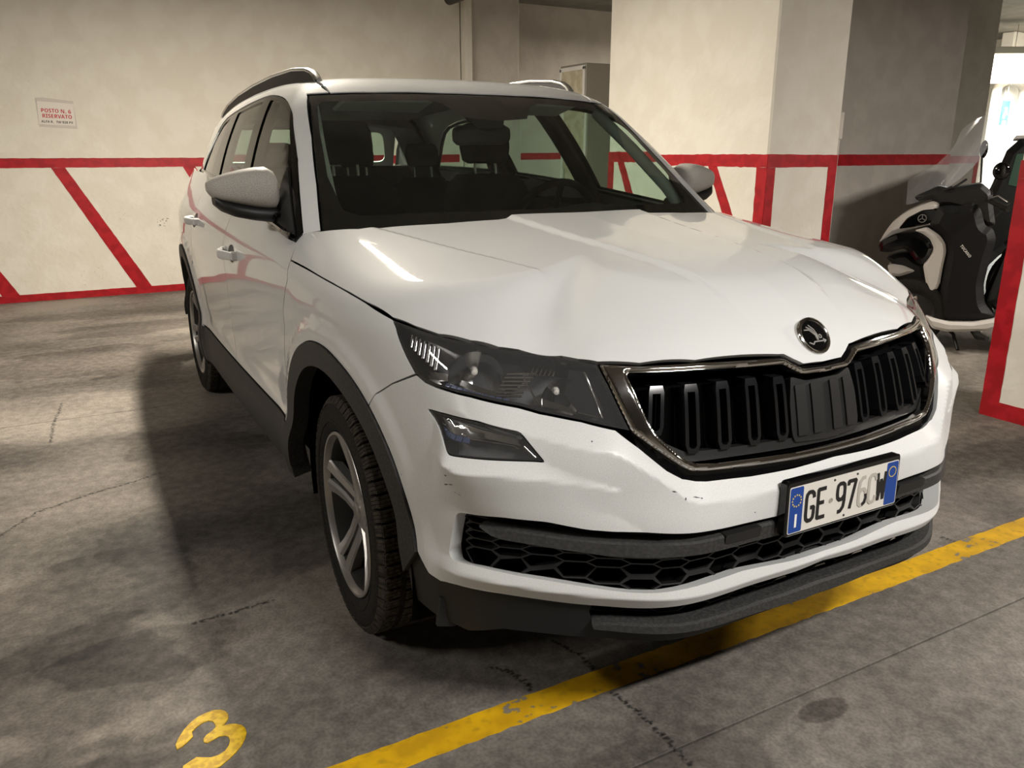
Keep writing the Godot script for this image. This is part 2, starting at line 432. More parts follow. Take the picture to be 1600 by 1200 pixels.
		if bev > 0.0:
			# stitch the bevel: walk both loops by nearest points
			var pin := []
			for a in top:
				pin.append(a)
			for i in poly.size():
				var a := poly[i]
				var b := poly[(i + 1) % poly.size()]
				var ca := _near(top, a)
				var cb := _near(top, b)
				var d := (b - a).normalized()
				var o := xf.basis * (Vector3(-d.y * cw, d.x * cw, 1.0))
				face([xf * Vector3(a.x, a.y, zs), xf * Vector3(b.x, b.y, zs), xf * Vector3(cb.x, cb.y, z1), xf * Vector3(ca.x, ca.y, z1)], o)

	func _near(q: PackedVector2Array, a: Vector2) -> Vector2:
		var best := q[0]
		for i in q.size():
			var c := Geometry2D.get_closest_point_to_segment(a, q[i], q[(i + 1) % q.size()])
			if c.distance_squared_to(a) < best.distance_squared_to(a):
				best = c
		return best

	func loft(rings: Array, closed := true, caps := true) -> void:
		# smooth skin through rings of equal point counts
		var k0 := v.size()
		var m: int = rings[0].size()
		for r in rings:
			for q in r:
				p(q, Vector3.ZERO)
		var start := ix.size()
		for i in rings.size() - 1:
			for k in (m if closed else m - 1):
				var a := k0 + i * m + k
				var b := k0 + i * m + (k + 1) % m
				for e in [a, b, b + m, a, b + m, a + m]:
					ix.append(e)
		_smooth(k0, start)
		if caps and closed:
			for e in [0, rings.size() - 1]:
				var c := Vector3.ZERO
				for q in rings[e]:
					c += q / m
				var c2 := Vector3.ZERO
				for q in rings[1 if e == 0 else rings.size() - 2]:
					c2 += q / m
				for k in m:
					face([rings[e][k], rings[e][(k + 1) % m], c], c - c2)

	func _smooth(k0: int, start: int) -> void:
		# normals from the faces; outward is away from the middle of the skin
		var mid := Vector3.ZERO
		for i in range(k0, v.size()):
			mid += v[i]
			n[i] = Vector3.ZERO
		mid /= maxi(1, v.size() - k0)
		var vote := 0.0
		for i in range(start, ix.size(), 3):
			var g := (v[ix[i + 2]] - v[ix[i]]).cross(v[ix[i + 1]] - v[ix[i]])
			vote += g.dot((v[ix[i]] + v[ix[i + 1]] + v[ix[i + 2]]) / 3.0 - mid)
		for i in range(start, ix.size(), 3):
			if vote < 0.0:
				var s := ix[i + 1]
				ix[i + 1] = ix[i + 2]
				ix[i + 2] = s
			var g := (v[ix[i + 2]] - v[ix[i]]).cross(v[ix[i + 1]] - v[ix[i]])
			for j in 3:
				n[ix[i + j]] += g
		for i in range(k0, v.size()):
			n[i] = n[i].normalized() if n[i].length() > 1e-12 else Vector3.UP

	func add(o: MB, xf := Transform3D.IDENTITY) -> void:
		var k := v.size()
		for i in o.v.size():
			p(xf * o.v[i], (xf.basis * o.n[i]).normalized(), o.t[i])
		var flip := xf.basis.determinant() < 0.0
		for i in range(0, o.ix.size(), 3):
			ix.append(k + o.ix[i])
			ix.append(k + o.ix[i + (2 if flip else 1)])
			ix.append(k + o.ix[i + (1 if flip else 2)])

	func mirrored() -> MB:
		var o := MB.new()
		o.add(self, Transform3D(Basis(Vector3(-1, 0, 0), Vector3(0, 1, 0), Vector3(0, 0, 1)), Vector3.ZERO))
		return o

	func mesh(mat: Material) -> ArrayMesh:
		var a := []
		a.resize(Mesh.ARRAY_MAX)
		a[Mesh.ARRAY_VERTEX] = v
		a[Mesh.ARRAY_NORMAL] = n
		a[Mesh.ARRAY_TEX_UV] = t
		a[Mesh.ARRAY_INDEX] = ix
		var m := ArrayMesh.new()
		m.add_surface_from_arrays(Mesh.PRIMITIVE_TRIANGLES, a)
		m.surface_set_material(0, mat)
		return m

# ---------------------------------------------------------------- nodes
var taken := {}

func numbered(called: String) -> String:
	if not taken.has(called):
		taken[called] = 0
		return called
	taken[called] += 1
	return "%s_%03d" % [called, taken[called]]

func thing(called: String, label: String, category: String, group := "") -> Node3D:
	var o := Node3D.new()
	o.name = numbered(called)
	add_child(o, true)
	o.set_meta("label", label)
	o.set_meta("category", category)
	if group:
		o.set_meta("group", group)
	return o

func inst(called: String, b: MB, mat: Material) -> MeshInstance3D:
	var o := MeshInstance3D.new()
	o.name = called
	o.mesh = b.mesh(mat)
	return o

func part(parent: Node3D, called: String, b: MB, mat: Material, label := "") -> MeshInstance3D:
	var o := inst(called, b, mat)
	var k := 0
	while parent.has_node(NodePath(o.name)):
		k += 1
		o.name = "%s_%03d" % [called, k]
	parent.add_child(o, true)
	if label:
		o.set_meta("label", label)
	return o

func holder(parent: Node3D, called: String) -> Node3D:
	var o := Node3D.new()
	o.name = called
	var k := 0
	while parent.has_node(NodePath(o.name)):
		k += 1
		o.name = "%s_%03d" % [called, k]
	parent.add_child(o, true)
	return o

func struct(called: String, b: MB, mat: Material) -> MeshInstance3D:
	var o := inst(called, b, mat)
	add_child(o, true)
	o.set_meta("kind", "structure")
	return o

func tagged(called: String, b: MB, mat: Material, label: String, category: String, group := "") -> MeshInstance3D:
	var o := inst(numbered(called), b, mat)
	add_child(o, true)
	o.set_meta("label", label)
	o.set_meta("category", category)
	if group:
		o.set_meta("group", group)
	return o

# ---------------------------------------------------------------- materials
var M := {}

func mat(col: Color, rough: float, metal := 0.0, spec := 0.5) -> StandardMaterial3D:
	var m := StandardMaterial3D.new()
	m.albedo_color = col
	m.roughness = rough
	m.metallic = metal
	m.metallic_specular = spec
	return m

func c8(r: int, g: int, b: int) -> Color:
	return Color8(r, g, b)

func noise(seed_: int, freq: float, oct := 4, type := FastNoiseLite.TYPE_SIMPLEX_SMOOTH) -> FastNoiseLite:
	var f := FastNoiseLite.new()
	f.seed = seed_
	f.noise_type = type
	f.frequency = freq
	f.fractal_octaves = oct
	return f

func noise_tex(seed_: int, freq: float, lo: Color, hi: Color, size := 512, oct := 4, a := 0.35, b := 0.65) -> NoiseTexture2D:
	var t := NoiseTexture2D.new()
	t.width = size
	t.height = size
	t.seamless = true
	t.noise = noise(seed_, freq, oct)
	var g := Gradient.new()
	g.set_color(0, lo)
	g.set_color(1, hi)
	g.set_offset(0, a)
	g.set_offset(1, b)
	t.color_ramp = g
	return t

func tri(m: StandardMaterial3D, scale: float) -> StandardMaterial3D:
	m.uv1_triplanar = true
	m.uv1_world_triplanar = true
	m.uv1_scale = Vector3.ONE * scale
	return m

func make_materials() -> void:
	M.paint = mat(c8(212, 213, 212), 0.6, 0.0, 0.25)
	M.paint.clearcoat_enabled = true
	M.paint.clearcoat = 1.0
	M.paint.clearcoat_roughness = 0.03
	# road dust: a faint warm mottling on the lower panels
	M.paint_dusty = mat(c8(255, 255, 255), 0.6, 0.0, 0.25)
	M.paint_dusty.albedo_texture = noise_tex(11, 0.16, c8(194, 194, 191), c8(212, 213, 212), 512, 3, 0.30, 0.52)
	tri(M.paint_dusty, 5.0)
	M.paint_dusty.clearcoat_enabled = true
	M.paint_dusty.clearcoat = 0.35
	M.paint_dusty.clearcoat_roughness = 0.3
	# the mirror shells, dusty with dried drops, darkened for the weaker light there
	M.mirror_dust_shade = tri(mat(c8(255, 255, 255), 0.55, 0.0, 0.3), 5.0)
	M.mirror_dust_shade.albedo_texture = noise_tex(16, 0.12, c8(150, 144, 136), c8(188, 184, 178), 512, 2, 0.42, 0.58)
	M.gloss_black = mat(c8(9, 9, 10), 0.06)
	M.rib_black = mat(c8(22, 23, 25), 0.2)
	M.plastic = tri(mat(c8(255, 255, 255), 0.55, 0.0, 0.4), 6.0)
	M.plastic.albedo_texture = noise_tex(12, 0.06, c8(44, 44, 44), c8(58, 57, 55), 256)
	M.plastic_dark = mat(c8(24, 24, 24), 0.5)
	M.liner = mat(c8(10, 10, 10), 0.9, 0.0, 0.1)
	M.chrome = mat(c8(205, 203, 200), 0.09, 1.0)
	M.satin = mat(c8(205, 205, 202), 0.28, 1.0)
	M.reflector = mat(c8(190, 190, 190), 0.14, 1.0)
	M.lamp_dark = mat(c8(104, 104, 106), 0.3, 0.55)
	M.lamp_black = mat(c8(24, 24, 25), 0.2)
	M.drl = mat(c8(64, 74, 104), 0.2, 0.3)
	M.rubber = tri(mat(c8(255, 255, 255), 0.85, 0.0, 0.3), 9.0)
	M.rubber.albedo_texture = noise_tex(13, 0.03, c8(30, 29, 28), c8(44, 42, 39), 256)
	M.tread = tri(mat(c8(255, 255, 255), 0.9, 0.0, 0.25), 7.0)
	M.tread.albedo_texture = noise_tex(14, 0.03, c8(50, 47, 43), c8(78, 72, 64), 256)
	M.alloy = mat(c8(168, 166, 163), 0.34, 0.7)
	M.alloy_dark = mat(c8(58, 57, 56), 0.45, 0.5)
	M.disc = mat(c8(90, 88, 86), 0.45, 0.8)
	M.glass = mat(Color(0.10, 0.13, 0.11, 0.12), 0.0)
	M.glass.transparency = BaseMaterial3D.TRANSPARENCY_ALPHA
	M.glass_side = mat(Color(0.10, 0.13, 0.11, 0.12), 0.0)
	M.glass_side.transparency = BaseMaterial3D.TRANSPARENCY_ALPHA
	# the green body tint of car glass
	M.tint = mat(Color(0.80, 0.92, 0.855, 0.0), 0.0)
	M.tint.refraction_enabled = true
	M.tint.refraction_scale = 0.0002
	M.tint_deep = mat(Color(0.66, 0.80, 0.73, 0.0), 0.0)
	M.tint_deep.refraction_enabled = true
	M.tint_deep.refraction_scale = 0.0002
	M.lens = mat(Color(0.8, 0.8, 0.8, 0.05), 0.0)
	M.lens.transparency = BaseMaterial3D.TRANSPARENCY_ALPHA
	M.frit = mat(c8(8, 8, 8), 0.05)
	M.trim_in = mat(c8(206, 208, 202), 0.8)
	M.cloth = tri(mat(c8(255, 255, 255), 0.95, 0.0, 0.2), 14.0)
	M.cloth.albedo_texture = noise_tex(15, 0.05, c8(20, 20, 20), c8(29, 28, 28), 256)
	M.dash = mat(c8(16, 16, 16), 0.8, 0.0, 0.3)
	M.head_in = mat(c8(40, 40, 38), 0.95)
	M.lamp_body = mat(c8(225, 223, 216), 0.5)
	M.lamp_glow = mat(c8(255, 250, 238), 0.5)
	M.lamp_glow.emission_enabled = true
	M.lamp_glow.emission = Color(1.0, 0.94, 0.84)
	M.lamp_glow.emission_energy_multiplier = 6.0
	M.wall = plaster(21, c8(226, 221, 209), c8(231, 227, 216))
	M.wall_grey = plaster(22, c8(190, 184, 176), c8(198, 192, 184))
	M.ceiling = plaster(23, c8(118, 114, 107), c8(128, 124, 116))
	M.red = tri(mat(c8(255, 255, 255), 0.38), 1.6)
	M.red.albedo_texture = noise_tex(24, 0.02, c8(158, 14, 26), c8(178, 22, 34), 256)
	M.yellow = paint_worn()
	M.num_yellow = tri(mat(c8(255, 255, 255), 0.55), 4.0)
	M.num_yellow.albedo_texture = noise_tex(26, 0.03, c8(202, 158, 12), c8(232, 192, 30), 256)
	M.blue = mat(c8(18, 62, 140), 0.35)
	M.plate = mat(c8(214, 210, 202), 0.3)
	M.plate_black = mat(c8(18, 18, 20), 0.35)
	M.plate_worn = mat(c8(176, 170, 162), 0.4)
	M.gold = mat(c8(222, 196, 96), 0.4)
	M.white = mat(c8(232, 230, 226), 0.4)
	M.paper = mat(c8(228, 222, 214), 0.6)
	M.film = mat(Color(0.9, 0.9, 0.88, 0.35), 0.15)
	M.film.transparency = BaseMaterial3D.TRANSPARENCY_ALPHA
	M.print_red = mat(c8(190, 40, 52), 0.7)
	M.print_black = mat(c8(30, 28, 28), 0.7)
	M.steel_paint = mat(c8(150, 146, 136), 0.5)
	M.cab_door = tri(mat(c8(255, 255, 255), 0.6), 1.5)
	M.cab_door.albedo_texture = noise_tex(27, 0.02, c8(186, 178, 152), c8(206, 199, 176), 256)
	M.pipe = mat(c8(60, 58, 54), 0.6)
	M.scoot_white = mat(c8(214, 210, 205), 0.35)
	M.scoot_cloth = mat(c8(13, 13, 14), 0.6, 0.0, 0.4)
	M.clear_plastic = mat(Color(0.85, 0.87, 0.9, 0.22), 0.06)
	M.clear_plastic.transparency = BaseMaterial3D.TRANSPARENCY_ALPHA
	M.dark_paint = mat(c8(36, 38, 39), 0.3)
	M.car_glass = mat(c8(66, 96, 82), 0.08)
	M.roof_glint = mat(c8(214, 212, 206), 0.3)  # pale tone for light reflected along the dark roof
	M.concrete = concrete()

func plaster(seed_: int, lo: Color, hi: Color) -> StandardMaterial3D:
	var m := tri(mat(Color.WHITE, 0.82, 0.0, 0.4), 0.45)
	m.albedo_texture = noise_tex(seed_, 0.012, lo, hi, 512, 5)
	m.heightmap_enabled = true
	m.heightmap_scale = 0.08
	m.heightmap_texture = noise_tex(seed_ + 100, 0.05, Color.BLACK, Color.WHITE, 512, 4)
	return m

# ---------------------------------------------------------------- car surface lookups
const POL := 0    # (angle * 0.9, y) round the front axle's middle
const SIDE := 1   # (z, y), right-hand side
const TOP := 2    # (x, z)
const CPOL := 3   # cabin, (angle * 0.85, y) round z = -2
const CSIDE := 4  # cabin, (z, y)
const CTOP := 5   # cabin, (x, z)
const CFRONT := 6 # cabin, (x, y), windscreen
const CREAR := 7  # cabin, (x, y), tailgate

func fld(kind: int, q: Vector3) -> float:
	return body(q.x, q.y, q.z) if kind <= TOP else cabin(q.x, q.y, q.z)

func spot(kind: int, a: float, b: float) -> Vector3:
	var org := Vector3.ZERO
	var dir := Vector3.UP
	var t := 1.0
	match kind:
		POL:
			var th := a / 0.9
			org = Vector3(0, b, 0)
			dir = Vector3(-sin(th), 0, cos(th))
		SIDE, CSIDE:
			org = Vector3(0, b, a)
			dir = Vector3(-1, 0, 0)
			t = 0.92 if kind == SIDE else 0.75
		TOP, CTOP:
			org = Vector3(a, 0, b)
			t = 1.12 if kind == TOP else 1.62
		CPOL:
			var th := a / 0.85
			org = Vector3(0, b, -2.0)
			dir = Vector3(-sin(th), 0, cos(th))
			t = 1.2
		CFRONT:
			org = Vector3(a, b, 0)
			dir = Vector3(0, 0, 1)
			t = wshield(a, b) + 0.02
		CREAR:
			org = Vector3(a, b, 0)
			dir = Vector3(0, 0, -1)
			t = 3.45
	var t0 := t
	var f0 := fld(kind, org + dir * t0)
	var t1 := t0 - f0
	for i in 9:
		var f1 := fld(kind, org + dir * t1)
		if absf(f1) < 2e-5 or absf(f1 - f0) < 1e-9:
			break
		var s := f1 * (t1 - t0) / (f1 - f0)
		s = clampf(s, -0.15, 0.15)
		t0 = t1
		f0 = f1
		t1 -= s
	return org + dir * t1

func nrm(kind: int, q: Vector3) -> Vector3:
	var h := 0.003
	return Vector3(fld(kind, q + Vector3(h, 0, 0)) - fld(kind, q - Vector3(h, 0, 0)), fld(kind, q + Vector3(0, h, 0)) - fld(kind, q - Vector3(0, h, 0)), fld(kind, q + Vector3(0, 0, h)) - fld(kind, q - Vector3(0, 0, h))).normalized()

func uv_of(kind: int, q: Vector3) -> Vector2:
	match kind:
		POL:
			return Vector2(atan2(-q.x, q.z) * 0.9, q.y)
		CPOL:
			return Vector2(atan2(-q.x, q.z + 2.0) * 0.85, q.y)
		SIDE, CSIDE:
			return Vector2(q.z, q.y)
		TOP, CTOP:
			return Vector2(q.x, q.z)
	return Vector2(q.x, q.y)

func line(called: String, kind: int) -> PackedVector2Array:
	# a measured curve of the bodywork, in the coordinates of one of the lookups
	var r := PackedVector2Array()
	var c: Array = CURVE[called]
	for i in range(0, c.size(), 3):
		r.append(uv_of(kind, Vector3(c[i], c[i + 1], c[i + 2])))
	return r

func rev(q: PackedVector2Array) -> PackedVector2Array:
	var r := q.duplicate()
	r.reverse()
	return r

func soft(q: PackedVector2Array, k := 4) -> PackedVector2Array:
	# rounds a measured polyline
	var r := PackedVector2Array()
	for i in q.size() - 1:
		var a := q[maxi(i - 1, 0)]
		var d := q[mini(i + 2, q.size() - 1)]
		for j in k:
			var t := float(j) / k
			var pa := q[i] if i == 0 else a
			r.append(q[i].cubic_interpolate(q[i + 1], pa, d, t) if q[i].distance_to(q[i + 1]) < 3.0 * minf(q[i].distance_to(pa) + 0.02, q[i + 1].distance_to(d) + 0.02) else q[i].lerp(q[i + 1], t))
	r.append(q[q.size() - 1])
	return r

func both(q: PackedVector2Array) -> PackedVector2Array:
	# a right-hand half outline, from centre line to centre line, and its mirror image
	var r := q.duplicate()
	for i in range(q.size() - 1, -1, -1):
		if absf(q[i].x) > 1e-4:
			r.append(Vector2(-q[i].x, q[i].y))
	return r

func grow(q: PackedVector2Array, d: float) -> PackedVector2Array:
	var g := Geometry2D.offset_polygon(q, d, Geometry2D.JOIN_MITER)
	var best := q
	var m := -1.0
	for e in g:
		var s := absf(area(e))
		if s > m:
			m = s
			best = e
	return best

func area(q: PackedVector2Array) -> float:
	var s := 0.0
	for i in q.size():
		s += q[i].cross(q[(i + 1) % q.size()])
	return s * 0.5

func tidy(q: PackedVector2Array) -> PackedVector2Array:
	var r := PackedVector2Array()
	for e in q:
		if r.is_empty() or r[r.size() - 1].distance_to(e) > 4e-4:
			r.append(e)
	while r.size() > 3 and r[0].distance_to(r[r.size() - 1]) < 4e-4:
		r.remove_at(r.size() - 1)
	return r

func panel(b: MB, kind: int, poly: PackedVector2Array, holes: Array, step: float, flange: float, off := 0.0, hole_flange := -1.0, crown := Vector2.ZERO) -> void:
	# a sheet cut to an outline on one of the car's surfaces, its edges turned inwards by «flange»
	poly = tidy(poly)
	var lo := poly[0]
	var hi := poly[0]
	for q in poly:
		lo = lo.min(q)
		hi = hi.max(q)
	var nx := int(ceil((hi.x - lo.x) / step)) + 1
	var marked := {}
	var loops := [poly]
	for h in holes:
		loops.append(tidy(h))
	for l in loops:
		for i in l.size():
			var a: Vector2 = l[i]
			var c: Vector2 = l[(i + 1) % l.size()]
			var m := int(ceil(a.distance_to(c) / (step * 0.2))) + 1
			for j in m + 1:
				var q := (a.lerp(c, float(j) / m) - lo) / step
				for dx in [-0.02, 0.02]:
					for dy in [-0.02, 0.02]:
						marked[Vector2i(int(floor(q.x + dx)), int(floor(q.y + dy)))] = true
	var cache := {}
	var ny := int(ceil((hi.y - lo.y) / step)) + 1
	for i in nx:
		for j in ny:
			var o := lo + Vector2(i, j) * step
			var cell := PackedVector2Array([o, o + Vector2(step, 0), o + Vector2(step, step), o + Vector2(0, step)])
			var pieces := []
			if marked.has(Vector2i(i, j)):
				pieces = Geometry2D.intersect_polygons(cell, poly)
				for h in range(1, loops.size()):
					var left := []
					for e in pieces:
						left.append_array(Geometry2D.clip_polygons(e, loops[h]))
					pieces = left
			else:
				var mid := o + Vector2(step, step) * 0.5
				if not Geometry2D.is_point_in_polygon(mid, poly):
					continue
				var inside := false
				for h in range(1, loops.size()):
					if Geometry2D.is_point_in_polygon(mid, loops[h]):
						inside = true
				if inside:
					continue
				pieces = [cell]
			for e in pieces:
				var k := []
				for q in e:
					k.append(_pt(b, kind, q, off, cache))
				if k.size() == 4 and e == cell:
					b.quad(k[0], k[1], k[2], k[3])
				else:
					var tr := Geometry2D.triangulate_polygon(e)
					for m in range(0, tr.size(), 3):
						b.tri(k[tr[m]], k[tr[m + 1]], k[tr[m + 2]])
	if crown.x > 0.0:
		# a rounded moulding: rises from its edges over crown.x to crown.y
		for key in cache:
			var k: int = cache[key]
			var q := b.t[k]
			var d := 9.0
			var near := q
			for l in loops:
				for i in l.size():
					var c := Geometry2D.get_closest_point_to_segment(q, l[i], l[(i + 1) % l.size()])
					var e := c.distance_to(q)
					if e < d:
						d = e
						near = c
			var t := clampf(d / crown.x, 0.0, 1.0)
			var rise := crown.y * (1.0 - (1.0 - t) * (1.0 - t))
			var slope := crown.y * 2.0 * (1.0 - t) / crown.x
			var away := (q - near).normalized() if d > 1e-5 else Vector2.ZERO
			if away != Vector2.ZERO and slope > 0.0:
				var dir := (spot(kind, q.x + away.x * 0.002, q.y + away.y * 0.002) - spot(kind, q.x, q.y)).normalized()
				b.v[k] += b.n[k] * rise
				b.n[k] = (b.n[k] - dir * slope).normalized()
			else:
				b.v[k] += b.n[k] * rise
	for li in loops.size():
		var fl := flange if li == 0 or hole_flange < 0.0 else hole_flange
		if fl <= 0.0:
			continue
		var l: PackedVector2Array = loops[li]
		for i in l.size():
			var a: Vector2 = l[i]
			var c: Vector2 = l[(i + 1) % l.size()]
			var m := int(ceil(a.distance_to(c) / step))
			for j in m:
				var ka := _pt(b, kind, a.lerp(c, float(j) / m), off, cache)
				var kc := _pt(b, kind, a.lerp(c, float(j + 1) / m), off, cache)
				var pa := b.v[ka]
				var pc := b.v[kc]
				var s := (pc - pa).cross(b.n[ka] + b.n[kc]).normalized()
				var k0 := b.p(pa, s)
				var k1 := b.p(pc, s)
				var k2 := b.p(pc - b.n[kc] * fl, s)
				var k3 := b.p(pa - b.n[ka] * fl, s)
				b.quad(k0, k1, k2, k3)

func _pt(b: MB, kind: int, q: Vector2, off: float, cache: Dictionary) -> int:
	var key := Vector2i(int(round(q.x * 20000.0)), int(round(q.y * 20000.0)))
	if cache.has(key):
		return cache[key]
	var pos := spot(kind, q.x, q.y)
	var nn := nrm(kind, pos)
	var k := b.p(pos + nn * off, nn, q)
	cache[key] = k
	return k

func strip(b: MB, kind: int, la: PackedVector2Array, lb: PackedVector2Array, prof: Array, n: int, closed := false) -> void:
	# a moulding between two curves; «prof» holds (share of the way across, height above the surface)
	var rows := []
	for i in n + (0 if closed else 1):
		var t := float(i) / n
		var a := along(la, t, closed)
		var c := along(lb, t, closed)
		var row := []
		for e in prof:
			var q := a.lerp(c, e.x)
			var pos := spot(kind, q.x, q.y)
			row.append(pos + nrm(kind, pos) * e.y)
		rows.append(row)
	if closed:
		rows.append(rows[0])
	for j in prof.size() - 1:
		# each facet of the profile shades by itself, smooth along its length
		var ka := []
		for i in rows.size():
			var i0 := maxi(i - 1, 0)
			var i1 := mini(i + 1, rows.size() - 1)
			if closed and (i == 0 or i == rows.size() - 1):
				i0 = rows.size() - 2
				i1 = 1
			var tan: Vector3 = rows[i1][j] - rows[i0][j] + rows[i1][j + 1] - rows[i0][j + 1]
			var nn: Vector3 = tan.cross(rows[i][j + 1] - rows[i][j]).normalized()
			var out: Vector3 = rows[i][j] * Vector3(1, 0, 1) + Vector3(0, 0.0, 0)
			if kind >= CPOL:
				out = rows[i][j] - Vector3(0, 1.0, -2.0)
			var la_n := nrm(kind, rows[i][j])
			if prof[j + 1].x - prof[j].x > 1e-4:
				if nn.dot(la_n) < 0.0:
					nn = -nn
			else:
				var side: Vector3 = (rows[i][prof.size() - 1] - rows[i][0]).normalized()
				if prof[j].x > 0.5:
					side = -side
				if nn.dot(side) > 0.0:
					nn = -nn
			ka.append([b.p(rows[i][j], nn), b.p(rows[i][j + 1], nn)])
		for i in rows.size() - 1:
			b.quad(ka[i][0], ka[i][1], ka[i + 1][1], ka[i + 1][0])

func along(l: PackedVector2Array, t: float, closed: bool) -> Vector2:
	var total := 0.0
	var m := l.size() if closed else l.size() - 1
	for i in m:
		total += l[i].distance_to(l[(i + 1) % l.size()])
	var want := total * t
	for i in m:
		var d := l[i].distance_to(l[(i + 1) % l.size()])
		if want <= d or i == m - 1:
			return l[i].lerp(l[(i + 1) % l.size()], clampf(want / maxf(d, 1e-9), 0.0, 1.0))
		want -= d
	return l[0]

func rounded(pts: PackedVector2Array, r: float, k := 4) -> PackedVector2Array:
	# rounds the corners of an outline
	var o := PackedVector2Array()
	var m := pts.size()
	for i in m:
		var a := pts[(i + m - 1) % m]
		var b := pts[i]
		var c := pts[(i + 1) % m]
		var rr := minf(r, minf(a.distance_to(b), b.distance_to(c)) * 0.45)
		var p0 := b + (a - b).normalized() * rr
		var p1 := b + (c - b).normalized() * rr
		for j in k + 1:
			var t := float(j) / k
			o.append(p0.lerp(b, t).lerp(b.lerp(p1, t), t))
	return o

# ---------------------------------------------------------------- the garage
func wall_box(called: String, lo: Vector3, hi: Vector3, m: Material) -> MeshInstance3D:
	var b := MB.new()
	b.rbox((lo + hi) * 0.5, hi - lo, 0.012)
	return struct(called, b, m)

func band(parent: Node3D, o: Vector3, u: Vector3, n: Vector3, pts: Array, ragged := 0.0015, called := "red_stripe") -> void:
	# a painted stripe on a wall: outline in (metres along u, height), a coat of paint thick, edges brushed
	var rng := RandomNumberGenerator.new()
	rng.seed = int(absf(o.x * 991.0 + o.z * 313.0 + pts[0].x * 777.0 + pts[0].y * 1313.0)) + 7
	var q := PackedVector2Array()
	for i in pts.size():
		var a: Vector2 = pts[i]
		var c: Vector2 = pts[(i + 1) % pts.size()]
		var m := maxi(1, int(a.distance_to(c) / 0.035))
		var nn := (c - a).orthogonal().normalized()
		for j in m:
			q.append(a.lerp(c, float(j) / m) + nn * (rng.randf_range(-ragged, ragged) if j > 0 else 0.0))
	var b := MB.new()
	b.extrude(q, 0.0, 0.0022, Transform3D(Basis(u, Vector3.UP, n), o))
	part(parent, called, b, M.red)

